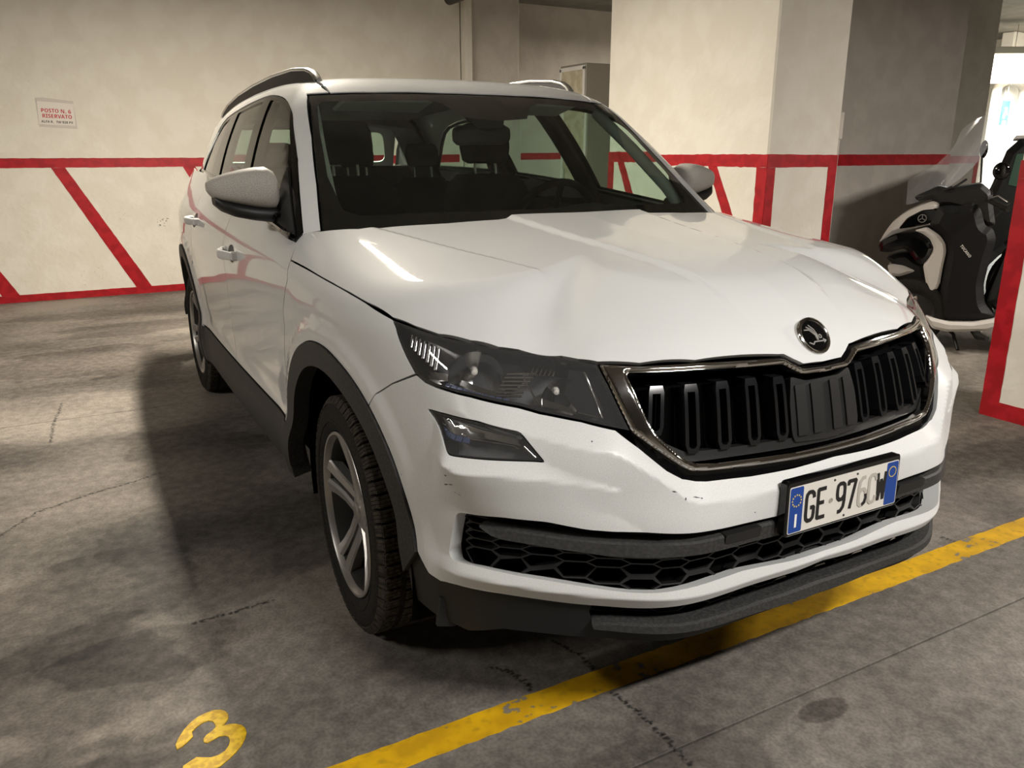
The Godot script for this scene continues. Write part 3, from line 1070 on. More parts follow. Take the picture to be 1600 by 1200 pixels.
func room() -> void:
	# floor: poured slabs with open joints
	var base := MB.new()
	base.rbox(Vector3(2.0, -0.16, 0.4), Vector3(22.0, 0.24, 18.4), 0.0)
	var fl := struct("floor", base, M.pipe)
	var zs := [-8.8, -2.563, 0.891, 4.4, 9.6]
	var xs := [-9.0, 5.2, 13.0]
	for i in zs.size() - 1:
		for j in xs.size() - 1:
			var b := MB.new()
			var g := 0.0032
			slab(b, xs[j] + g, xs[j + 1] - g, zs[i] + g, zs[i + 1] - g)
			part(fl, "slab", b, M.concrete)
	var c := MB.new()
	c.rbox(Vector3(2.0, 3.3, 0.4), Vector3(22.0, 0.2, 18.4), 0.0)
	struct("ceiling", c, M.ceiling)
	# back wall
	var W := -6.648
	var wb := wall_box("wall_back", Vector3(-9, -0.04, W - 0.3), Vector3(2.66, 3.22, W), M.wall)
	var o := Vector3(0, 0, W)
	band(wb, o, Vector3.RIGHT, Vector3.BACK, [Vector2(-8.9, 1.211), Vector2(2.6, 1.211), Vector2(2.6, 1.296), Vector2(-8.9, 1.296)])
	band(wb, o, Vector3.RIGHT, Vector3.BACK, [Vector2(-8.9, 0.0), Vector2(2.6, 0.0), Vector2(2.6, 0.068), Vector2(-8.9, 0.068)])
	for k in range(-5, 4):
		var x := -0.0 + 1.135 * k
		band(wb, o, Vector3.RIGHT, Vector3.BACK, [Vector2(x - 1.508, 1.211), Vector2(x - 0.925, 0.068), Vector2(x - 0.783, 0.068), Vector2(x - 1.393, 1.211)])
	sign_sheet(W)
	wall_marks(wb, W)
	# conduit and pier at the end of the wall, recess behind
	var p := MB.new()
	p.rbox(Vector3(2.705, 1.6, W + 0.05), Vector3(0.09, 3.24, 0.14), 0.02)
	tagged("conduit", p, M.wall, "white boxed conduit running up the end of the back wall", "conduit")
	wall_box("wall_pier", Vector3(2.74, -0.04, W - 0.6), Vector3(3.42, 3.22, W - 0.03), M.wall_grey)  # greyer plaster tone carries the beam shadow on the pier
	var wr := wall_box("wall_recess", Vector3(3.4, -0.04, W - 1.5), Vector3(13.0, 3.22, W - 1.2), M.wall_grey)  # greyer tone stands in for shade cast into the recess
	band(wr, Vector3(0, 0, W - 1.2), Vector3.RIGHT, Vector3.BACK, [Vector2(3.45, 1.211), Vector2(8.0, 1.211), Vector2(8.0, 1.296), Vector2(3.45, 1.296)])
	var pp := MB.new()
	pp.tube([Vector3(2.43, 2.91, W + 0.22), Vector3(2.43, 2.91, -1.0), Vector3(2.43, 2.91, 6.0)], 0.062, 16)
	for z in [-4.6, -1.6, 1.4, 4.4]:
		pp.rbox(Vector3(2.43, 3.04, z), Vector3(0.03, 0.32, 0.03), 0.003)
	tagged("ceiling_pipe", pp, M.pipe, "dark round pipe hung below the ceiling at the top of the back wall", "pipe")
	# the long column beside the white car, and the next one nearer the camera
	var X := 2.70
	var cm := wall_box("wall_column", Vector3(X, -0.04, -3.846), Vector3(3.372, 3.22, -1.987), M.wall)
	var oc := Vector3(X, 0, 0)
	var uz := Vector3.BACK
	var nx := Vector3.LEFT
	for e in [[[-3.846, 1.25], [-1.987, 1.25], [-1.987, 1.336], [-3.846, 1.33]], [[-3.846, 0], [-1.987, 0], [-1.987, 0.07], [-3.846, 0.07]], [[-3.846, 0.07], [-3.765, 0.07], [-3.765, 1.25], [-3.846, 1.25]], [[-2.068, 0.07], [-1.987, 0.07], [-1.987, 1.25], [-2.082, 1.25]],
			[[-2.56, 1.25], [-2.066, 0.33], [-2.066, 0.555], [-2.47, 1.25]], [[-3.71, 1.25], [-3.09, 0.07], [-2.97, 0.07], [-3.62, 1.25]]]:
		var q := []
		for a in e:
			q.append(Vector2(a[0], a[1]))
		band(cm, oc, uz, nx, q, 0.003)
	var oz := Vector3(0, 0, -1.987)
	for e in [[[2.70, 1.25], [3.372, 1.25], [3.372, 1.33], [2.70, 1.336]], [[2.70, 0], [3.372, 0], [3.372, 0.07], [2.70, 0.07]], [[2.70, 0.07], [2.78, 0.07], [2.775, 1.25], [2.70, 1.25]], [[3.285, 0.07], [3.372, 0.07], [3.372, 1.25], [3.285, 1.25]]]:
		var q := []
		for a in e:
			q.append(Vector2(a[0], a[1]))
		band(cm, oz, Vector3.RIGHT, Vector3.BACK, q)
	var cn := wall_box("wall_pillar", Vector3(X, -0.04, -0.316), Vector3(3.372, 3.22, 0.62), M.wall)
	for e in [[[-0.316, 1.225], [0.62, 1.225], [0.62, 1.312], [-0.316, 1.312]], [[-0.316, 0], [0.62, 0], [0.62, 0.088], [-0.316, 0.088]], [[-0.316, 0.088], [-0.222, 0.088], [-0.222, 1.225], [-0.316, 1.225]], [[0.53, 0.088], [0.62, 0.088], [0.62, 1.225], [0.53, 1.225]]]:
		var q := []
		for a in e:
			q.append(Vector2(a[0], a[1]))
		band(cn, oc, uz, nx, q)
	var vp := MB.new()
	vp.tube([Vector3(3.46, 0.0, -2.12), Vector3(3.46, 1.5, -2.12)], 0.05, 14)
	vp.tube([Vector3(3.46, 1.44, -2.12), Vector3(3.46, 1.62, -2.12)], 0.062, 14)
	tagged("drain_pipe", vp, M.wall_grey, "grey painted pipe standing beside the long column", "pipe")
	# right-hand bay
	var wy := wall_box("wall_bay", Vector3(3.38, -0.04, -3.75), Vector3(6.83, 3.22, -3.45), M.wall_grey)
	band(wy, Vector3(0, 0, -3.45), Vector3.RIGHT, Vector3.BACK, [Vector2(3.4, 1.222), Vector2(6.83, 1.222), Vector2(6.83, 1.327), Vector2(3.4, 1.327)])
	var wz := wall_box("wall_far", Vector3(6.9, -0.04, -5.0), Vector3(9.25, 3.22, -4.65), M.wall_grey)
	band(wz, Vector3(0, 0, -4.65), Vector3.RIGHT, Vector3.BACK, [Vector2(6.9, 1.21), Vector2(9.25, 1.21), Vector2(9.25, 1.30), Vector2(6.9, 1.30)])
	band(wz, Vector3(0, 0, -4.65), Vector3.RIGHT, Vector3.BACK, [Vector2(9.16, 0.0), Vector2(9.25, 0.0), Vector2(9.25, 1.21), Vector2(9.16, 1.21)])
	far_corner()
	cabinet()
	# the rest of the hall, outside the picture
	wall_box("wall_left", Vector3(-9.3, -0.04, -8.8), Vector3(-9.0, 3.22, 9.6), M.wall)
	wall_box("wall_right", Vector3(13.0, -0.04, -8.8), Vector3(13.3, 3.22, 9.6), M.wall)
	var wf := wall_box("wall_front", Vector3(-9.0, -0.04, 9.3), Vector3(13.0, 3.22, 9.6), M.wall)
	band(wf, Vector3(0, 0, 9.3), Vector3.LEFT, Vector3.FORWARD, [Vector2(-12.9, 1.21), Vector2(8.9, 1.21), Vector2(8.9, 1.296), Vector2(-12.9, 1.296)])

func slab(b: MB, x0: float, x1: float, z0: float, z1: float) -> void:
	var r := 0.0012
	var e := [Vector3(x0 + r, 0, z0 + r), Vector3(x1 - r, 0, z0 + r), Vector3(x1 - r, 0, z1 - r), Vector3(x0 + r, 0, z1 - r)]
	var f := [Vector3(x0, -r, z0), Vector3(x1, -r, z0), Vector3(x1, -r, z1), Vector3(x0, -r, z1)]
	var k := []
	for q in e:
		k.append(b.p(q, Vector3.UP, Vector2((q.x + 3.0) / 8.0, (q.z + 6.6) / 8.0)))
	b.quad(k[0], k[1], k[2], k[3])
	for i in 4:
		var j := (i + 1) % 4
		var mid: Vector3 = (f[i] + f[j]) * 0.5 - Vector3((x0 + x1) * 0.5, 0, (z0 + z1) * 0.5)
		var d: Vector3 = (f[j] - f[i]).normalized()
		var o := Vector3(d.z, 0, -d.x)
		if o.dot(mid) < 0.0:
			o = -o
		var ks := []
		for q in [e[i], e[j], f[j], f[i]]:
			ks.append(b.p(q, (o + Vector3.UP).normalized(), Vector2((q.x + 3.0) / 8.0, (q.z + 6.6) / 8.0)))
		b.quad(ks[0], ks[1], ks[2], ks[3])
		var kt := []
		for q in [f[i], f[j], f[j] - Vector3(0, 0.035, 0), f[i] - Vector3(0, 0.035, 0)]:
			kt.append(b.p(q, o, Vector2((q.x + 3.0) / 8.0, (q.z + 6.6) / 8.0)))
		b.quad(kt[0], kt[1], kt[2], kt[3])

func seg_dist(q: Vector2, pts: Array) -> float:
	var d := 9.0
	for i in pts.size() - 1:
		d = minf(d, q.distance_to(Geometry2D.get_closest_point_to_segment(q, pts[i], pts[i + 1])))
	return d

func concrete() -> StandardMaterial3D:
	# one 8 x 8 m sheet: trowel clouds, water stains with tide marks, tyre polish and a few cracks
	var S := 1400
	var big := noise(41, 0.0022, 5).get_image(S, S)
	var warp := noise(42, 0.008, 4)
	var stain := noise(43, 0.006, 5).get_image(S, S)
	var fine := noise(44, 0.09, 4).get_image(S, S)
	var speck := noise(45, 0.35, 2).get_image(S, S)
	big.convert(Image.FORMAT_L8)
	stain.convert(Image.FORMAT_L8)
	fine.convert(Image.FORMAT_L8)
	speck.convert(Image.FORMAT_L8)
	var b := big.get_data()
	var s := stain.get_data()
	var f := fine.get_data()
	var p := speck.get_data()
	var out := PackedByteArray()
	out.resize(S * S * 3)
	# stained places (x, z, reach along x, reach along z, strength)
	var pools := [[-1.62, 0.06, 0.34, 0.34, 1.0], [-1.36, -0.10, 0.28, 0.14, 0.9], [-1.75, -0.5, 0.4, 0.25, 0.7], [-1.5, 0.45, 0.22, 0.35, 0.8], [-1.55, -3.9, 0.9, 0.35, 0.7], [-0.9, -4.9, 0.8, 0.25, 0.6], [-1.1, -1.0, 0.3, 0.9, 0.5], [-1.5, -5.6, 0.8, 0.3, 0.5], [0.05, 0.96, 0.10, 0.045, 1.3], [1.9, 0.3, 0.9, 0.35, 0.5], [2.2, -0.2, 0.5, 0.4, 0.5], [-0.6, 1.0, 0.35, 0.14, 0.5]]
	for y in S:
		var wz := -6.6 + 8.0 * y / S
		var rowp := []
		for e in pools:
			if absf(wz - e[1]) < e[3] * 1.6:
				rowp.append(e)
		for x in S:
			var i := y * S + x
			# streaks drawn out along x: sample the stain sheet squeezed
			var sx := (x * 2 / 5 + 300) % S
			var st := float(s[y * S + sx])
			var g := 0.80 + (b[i] - 128) * 0.0020 + (st - 128.0) * 0.0021 + (f[i] - 128) * 0.0009 + (p[i] - 128) * 0.0005
			var warm := 0.0
			if st > 150.0:
				g -= 0.035
				warm = 0.4
			if rowp.size():
				var wx := -3.0 + 8.0 * x / S
				for e in rowp:
					var dx: float = (wx - e[0]) / e[2]
					var dz: float = (wz - e[1]) / e[3]
					var d := dx * dx + dz * dz + (st - 128.0) * 0.016 + (b[i] - 128) * 0.006
					if d < 1.0:
						g -= 0.15 * e[4] * minf(1.0, (1.0 - d) * 7.0) * (1.0 if d < 0.9 else 0.7)
						warm = maxf(warm, e[4])
			var v := clampf(g, 0.2, 1.0) * 154.0
			out[i * 3] = int(v)
			out[i * 3 + 1] = int(v * (0.955 - 0.014 * warm))
			out[i * 3 + 2] = int(v * (0.895 - 0.014 * warm))
	var cracks := [[[-0.407, 0.37], [-0.384, 0.455], [-0.378, 0.525], [-0.396, 0.64], [-0.384, 0.735], [-0.383, 0.83], [-0.386, 0.89], [-0.388, 0.98], [-0.40, 1.3]], [[-1.84, -1.16], [-1.72, -1.33], [-1.515, -1.43], [-1.355, -1.48], [-1.26, -1.53]], [[-1.68, -2.2], [-1.66, -2.54], [-1.62, -2.9]], [[-1.31, -0.215], [-1.18, -0.222], [-1.07, -0.233]], [[-0.62, 0.40], [-0.585, 0.45], [-0.57, 0.52], [-0.60, 0.60]], [[1.17, 0.50], [1.19, 0.56], [1.15, 0.60]]]
	var rng := RandomNumberGenerator.new()
	rng.seed = 5
	for c in cracks:
		for k in c.size() - 1:
			var a := Vector2(c[k][0], c[k][1])
			var e := Vector2(c[k + 1][0], c[k + 1][1])
			var m := int(a.distance_to(e) / 0.004)
			for j in m:
				var q := a.lerp(e, float(j) / m)
				q += Vector2(warp.get_noise_2d(q.x * 9000.0, q.y * 9000.0), warp.get_noise_2d(q.y * 9000.0, q.x * 9000.0 + 500.0)) * 0.014
				var px := int((q.x + 3.0) / 8.0 * S)
				var py := int((q.y + 6.6) / 8.0 * S)
				for w in (2 if rng.randf() < 0.35 else 1):
					var i := ((py % S) * S + (px + w) % S) * 3
					for h in 3:
						out[i + h] = int(out[i + h] * 0.55)
	var im := Image.create_from_data(S, S, false, Image.FORMAT_RGB8, out)
	var m := mat(Color.WHITE, 0.62, 0.0, 0.35)
	m.albedo_texture = ImageTexture.create_from_image(im)
	m.detail_enabled = true
	m.detail_blend_mode = BaseMaterial3D.BLEND_MODE_MUL
	m.detail_uv_layer = BaseMaterial3D.DETAIL_UV_2
	m.uv2_triplanar = true
	m.uv2_world_triplanar = true
	m.uv2_scale = Vector3.ONE * 1.7
	m.detail_albedo = noise_tex(46, 0.045, c8(232, 231, 230), c8(255, 255, 255), 1024, 5, 0.3, 0.62)
	return m

func paint_worn() -> StandardMaterial3D:
	# road paint along 8 m x 0.1 m, rubbed through to the concrete in places
	var W := 1600
	var H := 24
	var n1 := noise(51, 0.035, 4)
	var n2 := noise(52, 0.11, 3)
	var im := Image.create(W, H, false, Image.FORMAT_RGB8)
	for y in H:
		for x in W:
			var wx := -3.0 + 8.0 * x / W
			var a := n1.get_noise_2d(x, y)
			var c := n2.get_noise_2d(x, y)
			var col := Color8(228, 178, 14).lerp(Color8(196, 150, 14), clampf(0.5 + a * 1.1, 0, 1))
			col = col.lerp(Color8(176, 138, 30), clampf(c * 1.3 - 0.2, 0, 1))
			var thin := 0.85
			if absf(wx + 0.45) < 0.25 or absf(wx - 1.2) < 0.12:
				thin = 0.52
			if c + a * 0.7 > thin:
				col = Color8(128, 120, 106)
			im.set_pixel(x, y, col)
	var m := mat(Color.WHITE, 0.55)
	m.albedo_texture = ImageTexture.create_from_image(im)
	return m

func floor_paint() -> void:
	var b := MB.new()
	var rng := RandomNumberGenerator.new()
	rng.seed = 3
	var prev := []
	for i in 400:
		var x := -6.0 + 0.03 * i
		var za := 0.553 + rng.randf_range(-0.0022, 0.0022) + 0.002 * sin(x * 3.1)
		var zb := 0.643 + rng.randf_range(-0.003, 0.003) + 0.004 * sin(x * 2.3)
		var k := []
		for e in [[za, 0.0], [za + 0.001, 0.0016], [zb - 0.001, 0.0016], [zb, 0.0]]:
			k.append(b.p(Vector3(x, e[1], e[0]), Vector3.UP, Vector2((x + 3.0) / 8.0, (e[0] - 0.55) / 0.1)))
		if prev.size():
			for j in 3:
				b.quad(prev[j], prev[j + 1], k[j + 1], k[j])
		prev = k
	tagged("floor_line", b, M.yellow, "long worn yellow line painted on the floor under the bumper of the white car", "floor marking")
	# the stencilled 3
	var o := PackedVector2Array()
	for q in [[278, 1143], [285, 1133], [296, 1122], [309, 1113], [322, 1107], [337, 1104], [352, 1103], [364, 1106], [371, 1112], [373, 1119], [370, 1127], [364, 1132], [358, 1136], [368, 1136], [378, 1139], [386, 1144], [390, 1151], [389, 1160], [383, 1169], [374, 1178], [362, 1186], [348, 1193], [334, 1199], [320, 1201], [305, 1199], [290, 1193], [280, 1186], [282, 1180], [304, 1173], [314, 1177], [325, 1181], [336, 1181], [347, 1178], [355, 1172], [360, 1164], [360, 1157], [355, 1153], [346, 1152], [336, 1154], [326, 1156], [321, 1153], [322, 1147], [329, 1142], [338, 1139], [345, 1135], [347, 1130], [345, 1123], [338, 1119], [327, 1120], [317, 1124], [308, 1130], [308, 1138], [298, 1144], [288, 1149], [279, 1151]]:
		# stencil drawn on a slant: rows run away from the line
		var u: float = (q[0] - 334.0) / 112.0
		var v: float = (q[1] - 1152.0) / 98.0
		o.append(Vector2(-1.3335 + 0.157 * u + 0.007 * v + 0.01 * u * v - 0.003, -(0.331 + 0.214 * v + 0.0 * u)))
	var t := MB.new()
	t.extrude(o, 0.0, 0.0022, Transform3D(Basis(Vector3.RIGHT, Vector3.FORWARD, Vector3.UP), Vector3.ZERO), 0.0008)
	tagged("bay_number", t, M.num_yellow, "yellow number 3 stencilled on the concrete floor in front of the white car", "floor marking")

func sign_sheet(W: float) -> void:
	var o := thing("paper_sign", "laminated paper notice with red lettering on the back wall", "sign")
	o.position = Vector3(-1.40, 1.684, W)
	o.rotation_degrees.z = -2.2
	var b := MB.new()
	b.rbox(Vector3(0, 0, 0.003), Vector3(0.29, 0.2, 0.003), 0.0006)
	part(o, "paper", b, M.paper)
	var f := MB.new()
	f.extrude(PackedVector2Array([Vector2(-0.155, 0.125), Vector2(-0.10, 0.132), Vector2(0.145, 0.116), Vector2(0.16, -0.125), Vector2(-0.145, -0.12)]), 0.0, 0.0014)
	f.extrude(PackedVector2Array([Vector2(-0.155, 0.125), Vector2(-0.10, 0.132), Vector2(0.145, 0.116), Vector2(0.147, 0.092), Vector2(-0.153, 0.10)]), 0.0045, 0.0056)
	part(o, "plastic_sleeve", f, mat(c8(206, 200, 192), 0.25), "creased clear plastic sleeve")
	for e in [["POSTO N. 6", 0.0, 0.022, 0.034, M.print_red], ["RISERVATO", 0.005, -0.024, 0.034, M.print_red], ["ALFA R.", -0.075, -0.073, 0.021, M.print_black], ["TW 928 PV", 0.06, -0.073, 0.021, M.print_black]]:
		var tm := lettering(e[0], e[3], 0.0006)
		var mi := MeshInstance3D.new()
		mi.name = "lettering"
		mi.mesh = tm
		mi.material_override = e[4]
		mi.position = Vector3(e[1], e[2], 0.0049)
		o.add_child(mi, true)

func lettering(s: String, size: float, depth: float) -> TextMesh:
	var tm := TextMesh.new()
	var f := SystemFont.new()
	f.font_names = PackedStringArray(["Droid Sans"])
	f.font_weight = 700
	tm.font = f
	tm.text = s
	tm.font_size = 48
	tm.pixel_size = size / 36.0
	tm.depth = depth
	return tm

func wall_marks(wb: Node3D, W: float) -> void:
	# scuffs where bumpers and tyres have met the wall
	var rng := RandomNumberGenerator.new()
	rng.seed = 77
	for e in [[-0.62, 0.69, 0.05, 22, 0.006], [-0.96, 0.76, 0.04, 8, 0.004], [-0.55, 0.2, 0.10, 26, 0.003], [-1.30, 0.2, 0.10, 18, 0.003]]:
		var b := MB.new()
		for i in e[3]:
			var q: Vector2 = Vector2(e[0], e[1]) + Vector2(rng.randf_range(-1, 1), rng.randf_range(-1, 1)) * e[2]
			var l: float = rng.randf_range(0.004, 0.02)
			var a := rng.randf_range(-0.5, 0.5)
			var d := Vector2(cos(a), sin(a)) * l
			var w: Vector2 = Vector2(-d.y, d.x).normalized() * e[4] * rng.randf_range(0.3, 0.8)
			b.face([Vector3(q.x, q.y, W + 0.0006), Vector3(q.x + d.x * 0.4 + w.x, q.y + d.y * 0.4 + w.y, W + 0.0006), Vector3(q.x + d.x, q.y + d.y, W + 0.0006), Vector3(q.x + d.x * 0.5 - w.x, q.y + d.y * 0.5 - w.y, W + 0.0006)], Vector3.BACK)
		part(wb, "scuff", b, mat(c8(120, 116, 106) if e[4] > 0.004 else c8(176, 170, 156), 0.9))

func cabinet() -> void:
	var o := thing("metal_cabinet", "tall pale metal cabinet with a framed door behind the long column", "cabinet")
	o.position = Vector3(3.27, 0, -5.05)
	var b := MB.new()
	b.rbox(Vector3(0.2, 1.1, -0.24), Vector3(0.4, 2.2, 0.48), 0.006)
	part(o, "body", b, M.steel_paint)
	var f := MB.new()
	for e in [[0.025, 1.1, 2.14, 0.03], [0.455, 1.1, 2.14, 0.03]]:
		f.rbox(Vector3(-0.008, e[1], -e[0]), Vector3(0.016, e[2], e[3]), 0.003)
	for y in [0.05, 2.16]:
		f.rbox(Vector3(-0.008, y, -0.24), Vector3(0.016, 0.04, 0.46), 0.003)
	part(o, "door_frame", f, M.white)
	var d := MB.new()
	d.rbox(Vector3(-0.004, 1.1, -0.24), Vector3(0.01, 2.08, 0.40), 0.002)
	var dd := part(o, "door", d, M.cab_door)
	var h := MB.new()
	h.rbox(Vector3(-0.02, 1.1, -0.40), Vector3(0.02, 0.12, 0.02), 0.005)
	part(dd, "handle", h, M.satin)

func far_corner() -> void:
	# strip light, emergency-exit sign and white door in the lit corner past the parked car
	var o := thing("strip_light", "bright white strip light in the far corner behind the scooter", "ceiling light")
	o.position = Vector3(11.5, 2.54, -5.45)
	o.rotation_degrees.y = -32.0
	var b := MB.new()
	b.rbox(Vector3(0, 0.25, 0), Vector3(1.64, 0.10, 0.2), 0.01)
	part(o, "housing", b, M.lamp_body)
	var g := MB.new()
	g.rbox(Vector3(0, 0.0, 0), Vector3(1.6, 0.40, 0.16), 0.03)
	part(o, "diffuser", g, M.lamp_glow)
	for x in [-0.6, 0.6]:
		var r := MB.new()
		r.tube([Vector3(x, 0.29, 0), Vector3(x, 0.67, 0)], 0.006, 6)
		part(o, "hanger", r, M.steel_paint)
	var l := AreaLight3D.new()
	l.name = "lamp"
	l.area_size = Vector2(1.5, 0.15)
	l.light_color = Color(0.98, 1.0, 0.98)
	l.light_energy = 26.0
	l.area_normalize_energy = true
	l.area_range = 20.0
	l.shadow_enabled = true
	l.position = Vector3(0, -0.22, 0)
	l.rotation_degrees.x = -90.0
	o.add_child(l)
	var s := thing("exit_sign", "green and white emergency exit sign seen edge-on in the lit far corner", "sign")
	s.position = Vector3(11.55, 1.93, -5.80)
	s.rotation_degrees.y = 12.0
	var p := MB.new()
	p.rbox(Vector3.ZERO, Vector3(0.30, 0.36, 0.014), 0.002)
	part(s, "panel", p, mat(c8(20, 130, 84), 0.4))
	var w := MB.new()
	w.extrude(PackedVector2Array([Vector2(-0.03, 0.08), Vector2(0.05, 0.08), Vector2(0.08, -0.03), Vector2(0.03, 0.0), Vector2(-0.03, -0.09), Vector2(-0.08, -0.06), Vector2(-0.02, 0.01)]), 0.006, 0.010)
	part(s, "pictogram", w, M.white)
	w = MB.new()
	w.rbox(Vector3(0.0, -0.14, 0.008), Vector3(0.14, 0.05, 0.004), 0.001)
	part(s, "arrow_panel", w, M.white)
	w = MB.new()
	w.tube([Vector3(0, 0.18, 0), Vector3(0, 1.28, 0)], 0.006, 6)
	part(s, "hanger", w, M.steel_paint)
	var wd := MB.new()
	wd.rbox(Vector3(12.62, 1.58, -6.35), Vector3(0.8, 3.24, 0.2), 0.01)
	struct("wall_corner", wd, M.white)
	var pd := MB.new()
	var pts := []
	for i in 13:
		var a := PI * i / 12.0
		pts.append(Vector3(12.02 - 0.36 * cos(a), 2.28 + 0.16 * sin(a), -6.05))
	pd.tube([Vector3(11.66, 0.0, -6.05)] + pts + [Vector3(12.38, 0.0, -6.05)], 0.07, 12)
	tagged("duct", pd, M.wall_grey, "grey bent duct under the strip light in the far corner", "pipe")

# ---------------------------------------------------------------- the white car
var car_root: Node3D
const R_OUT := 0.507
const R_IN := 0.438
const REAR := -2.791
const HUB := 0.335

func P2(a: Array) -> PackedVector2Array:
	var r := PackedVector2Array()
	for i in range(0, a.size(), 2):
		r.append(Vector2(a[i], a[i + 1]))
	return r

func join(parts: Array) -> PackedVector2Array:
	var r := PackedVector2Array()
	for e in parts:
		r.append_array(e)
	return r

func arc_pol(r: float, a0: float, a1: float, n: int) -> PackedVector2Array:
	# circle round the front hub, on the bodywork, in POL coordinates
	var q := PackedVector2Array()
	for i in n + 1:
		var a := deg_to_rad(lerpf(a0, a1, float(i) / n))
		q.append(uv_of(POL, spot(SIDE, r * cos(a), HUB + r * sin(a))))
	return q

func arc_side(r: float, a0: float, a1: float, n: int) -> PackedVector2Array:
	var q := PackedVector2Array()
	for i in n + 1:
		var a := deg_to_rad(lerpf(a0, a1, float(i) / n))
		q.append(Vector2(REAR + r * cos(a), HUB + r * sin(a)))
	return q

func to_pol(a: Array) -> PackedVector2Array:
	# side (z, y) pairs to POL coordinates
	var q := PackedVector2Array()
	for i in range(0, a.size(), 2):
		q.append(uv_of(POL, spot(SIDE, a[i], a[i + 1])))
	return q

func pair(called: String, b: MB, m: Material, parent: Node3D = null) -> Array:
	# a right-hand part and its mirror image
	var o := parent if parent else car_root
	return [part(o, called, b, m), part(o, called, b.mirrored(), m)]

func belt(z: float) -> float:
	return 1.092 + crv(BX, BY, z)

const BX: Array[float] = [-3.3, -2.6, -2.1, -1.3, -0.6, -0.42]
const BY: Array[float] = [0.150, 0.142, 0.128, 0.076, 0.014, 0.0]

func car() -> void:
	car_root = thing("car", "white estate-style off-roader with black wheel-arch trim parked beside the long column", "car")
	car_root.position.y = FL
	body_panels()
	front_end()
	lamps()
	glasshouse()
	interior()
	mirrors_handles()
	wheels()
	plate()
	badge()

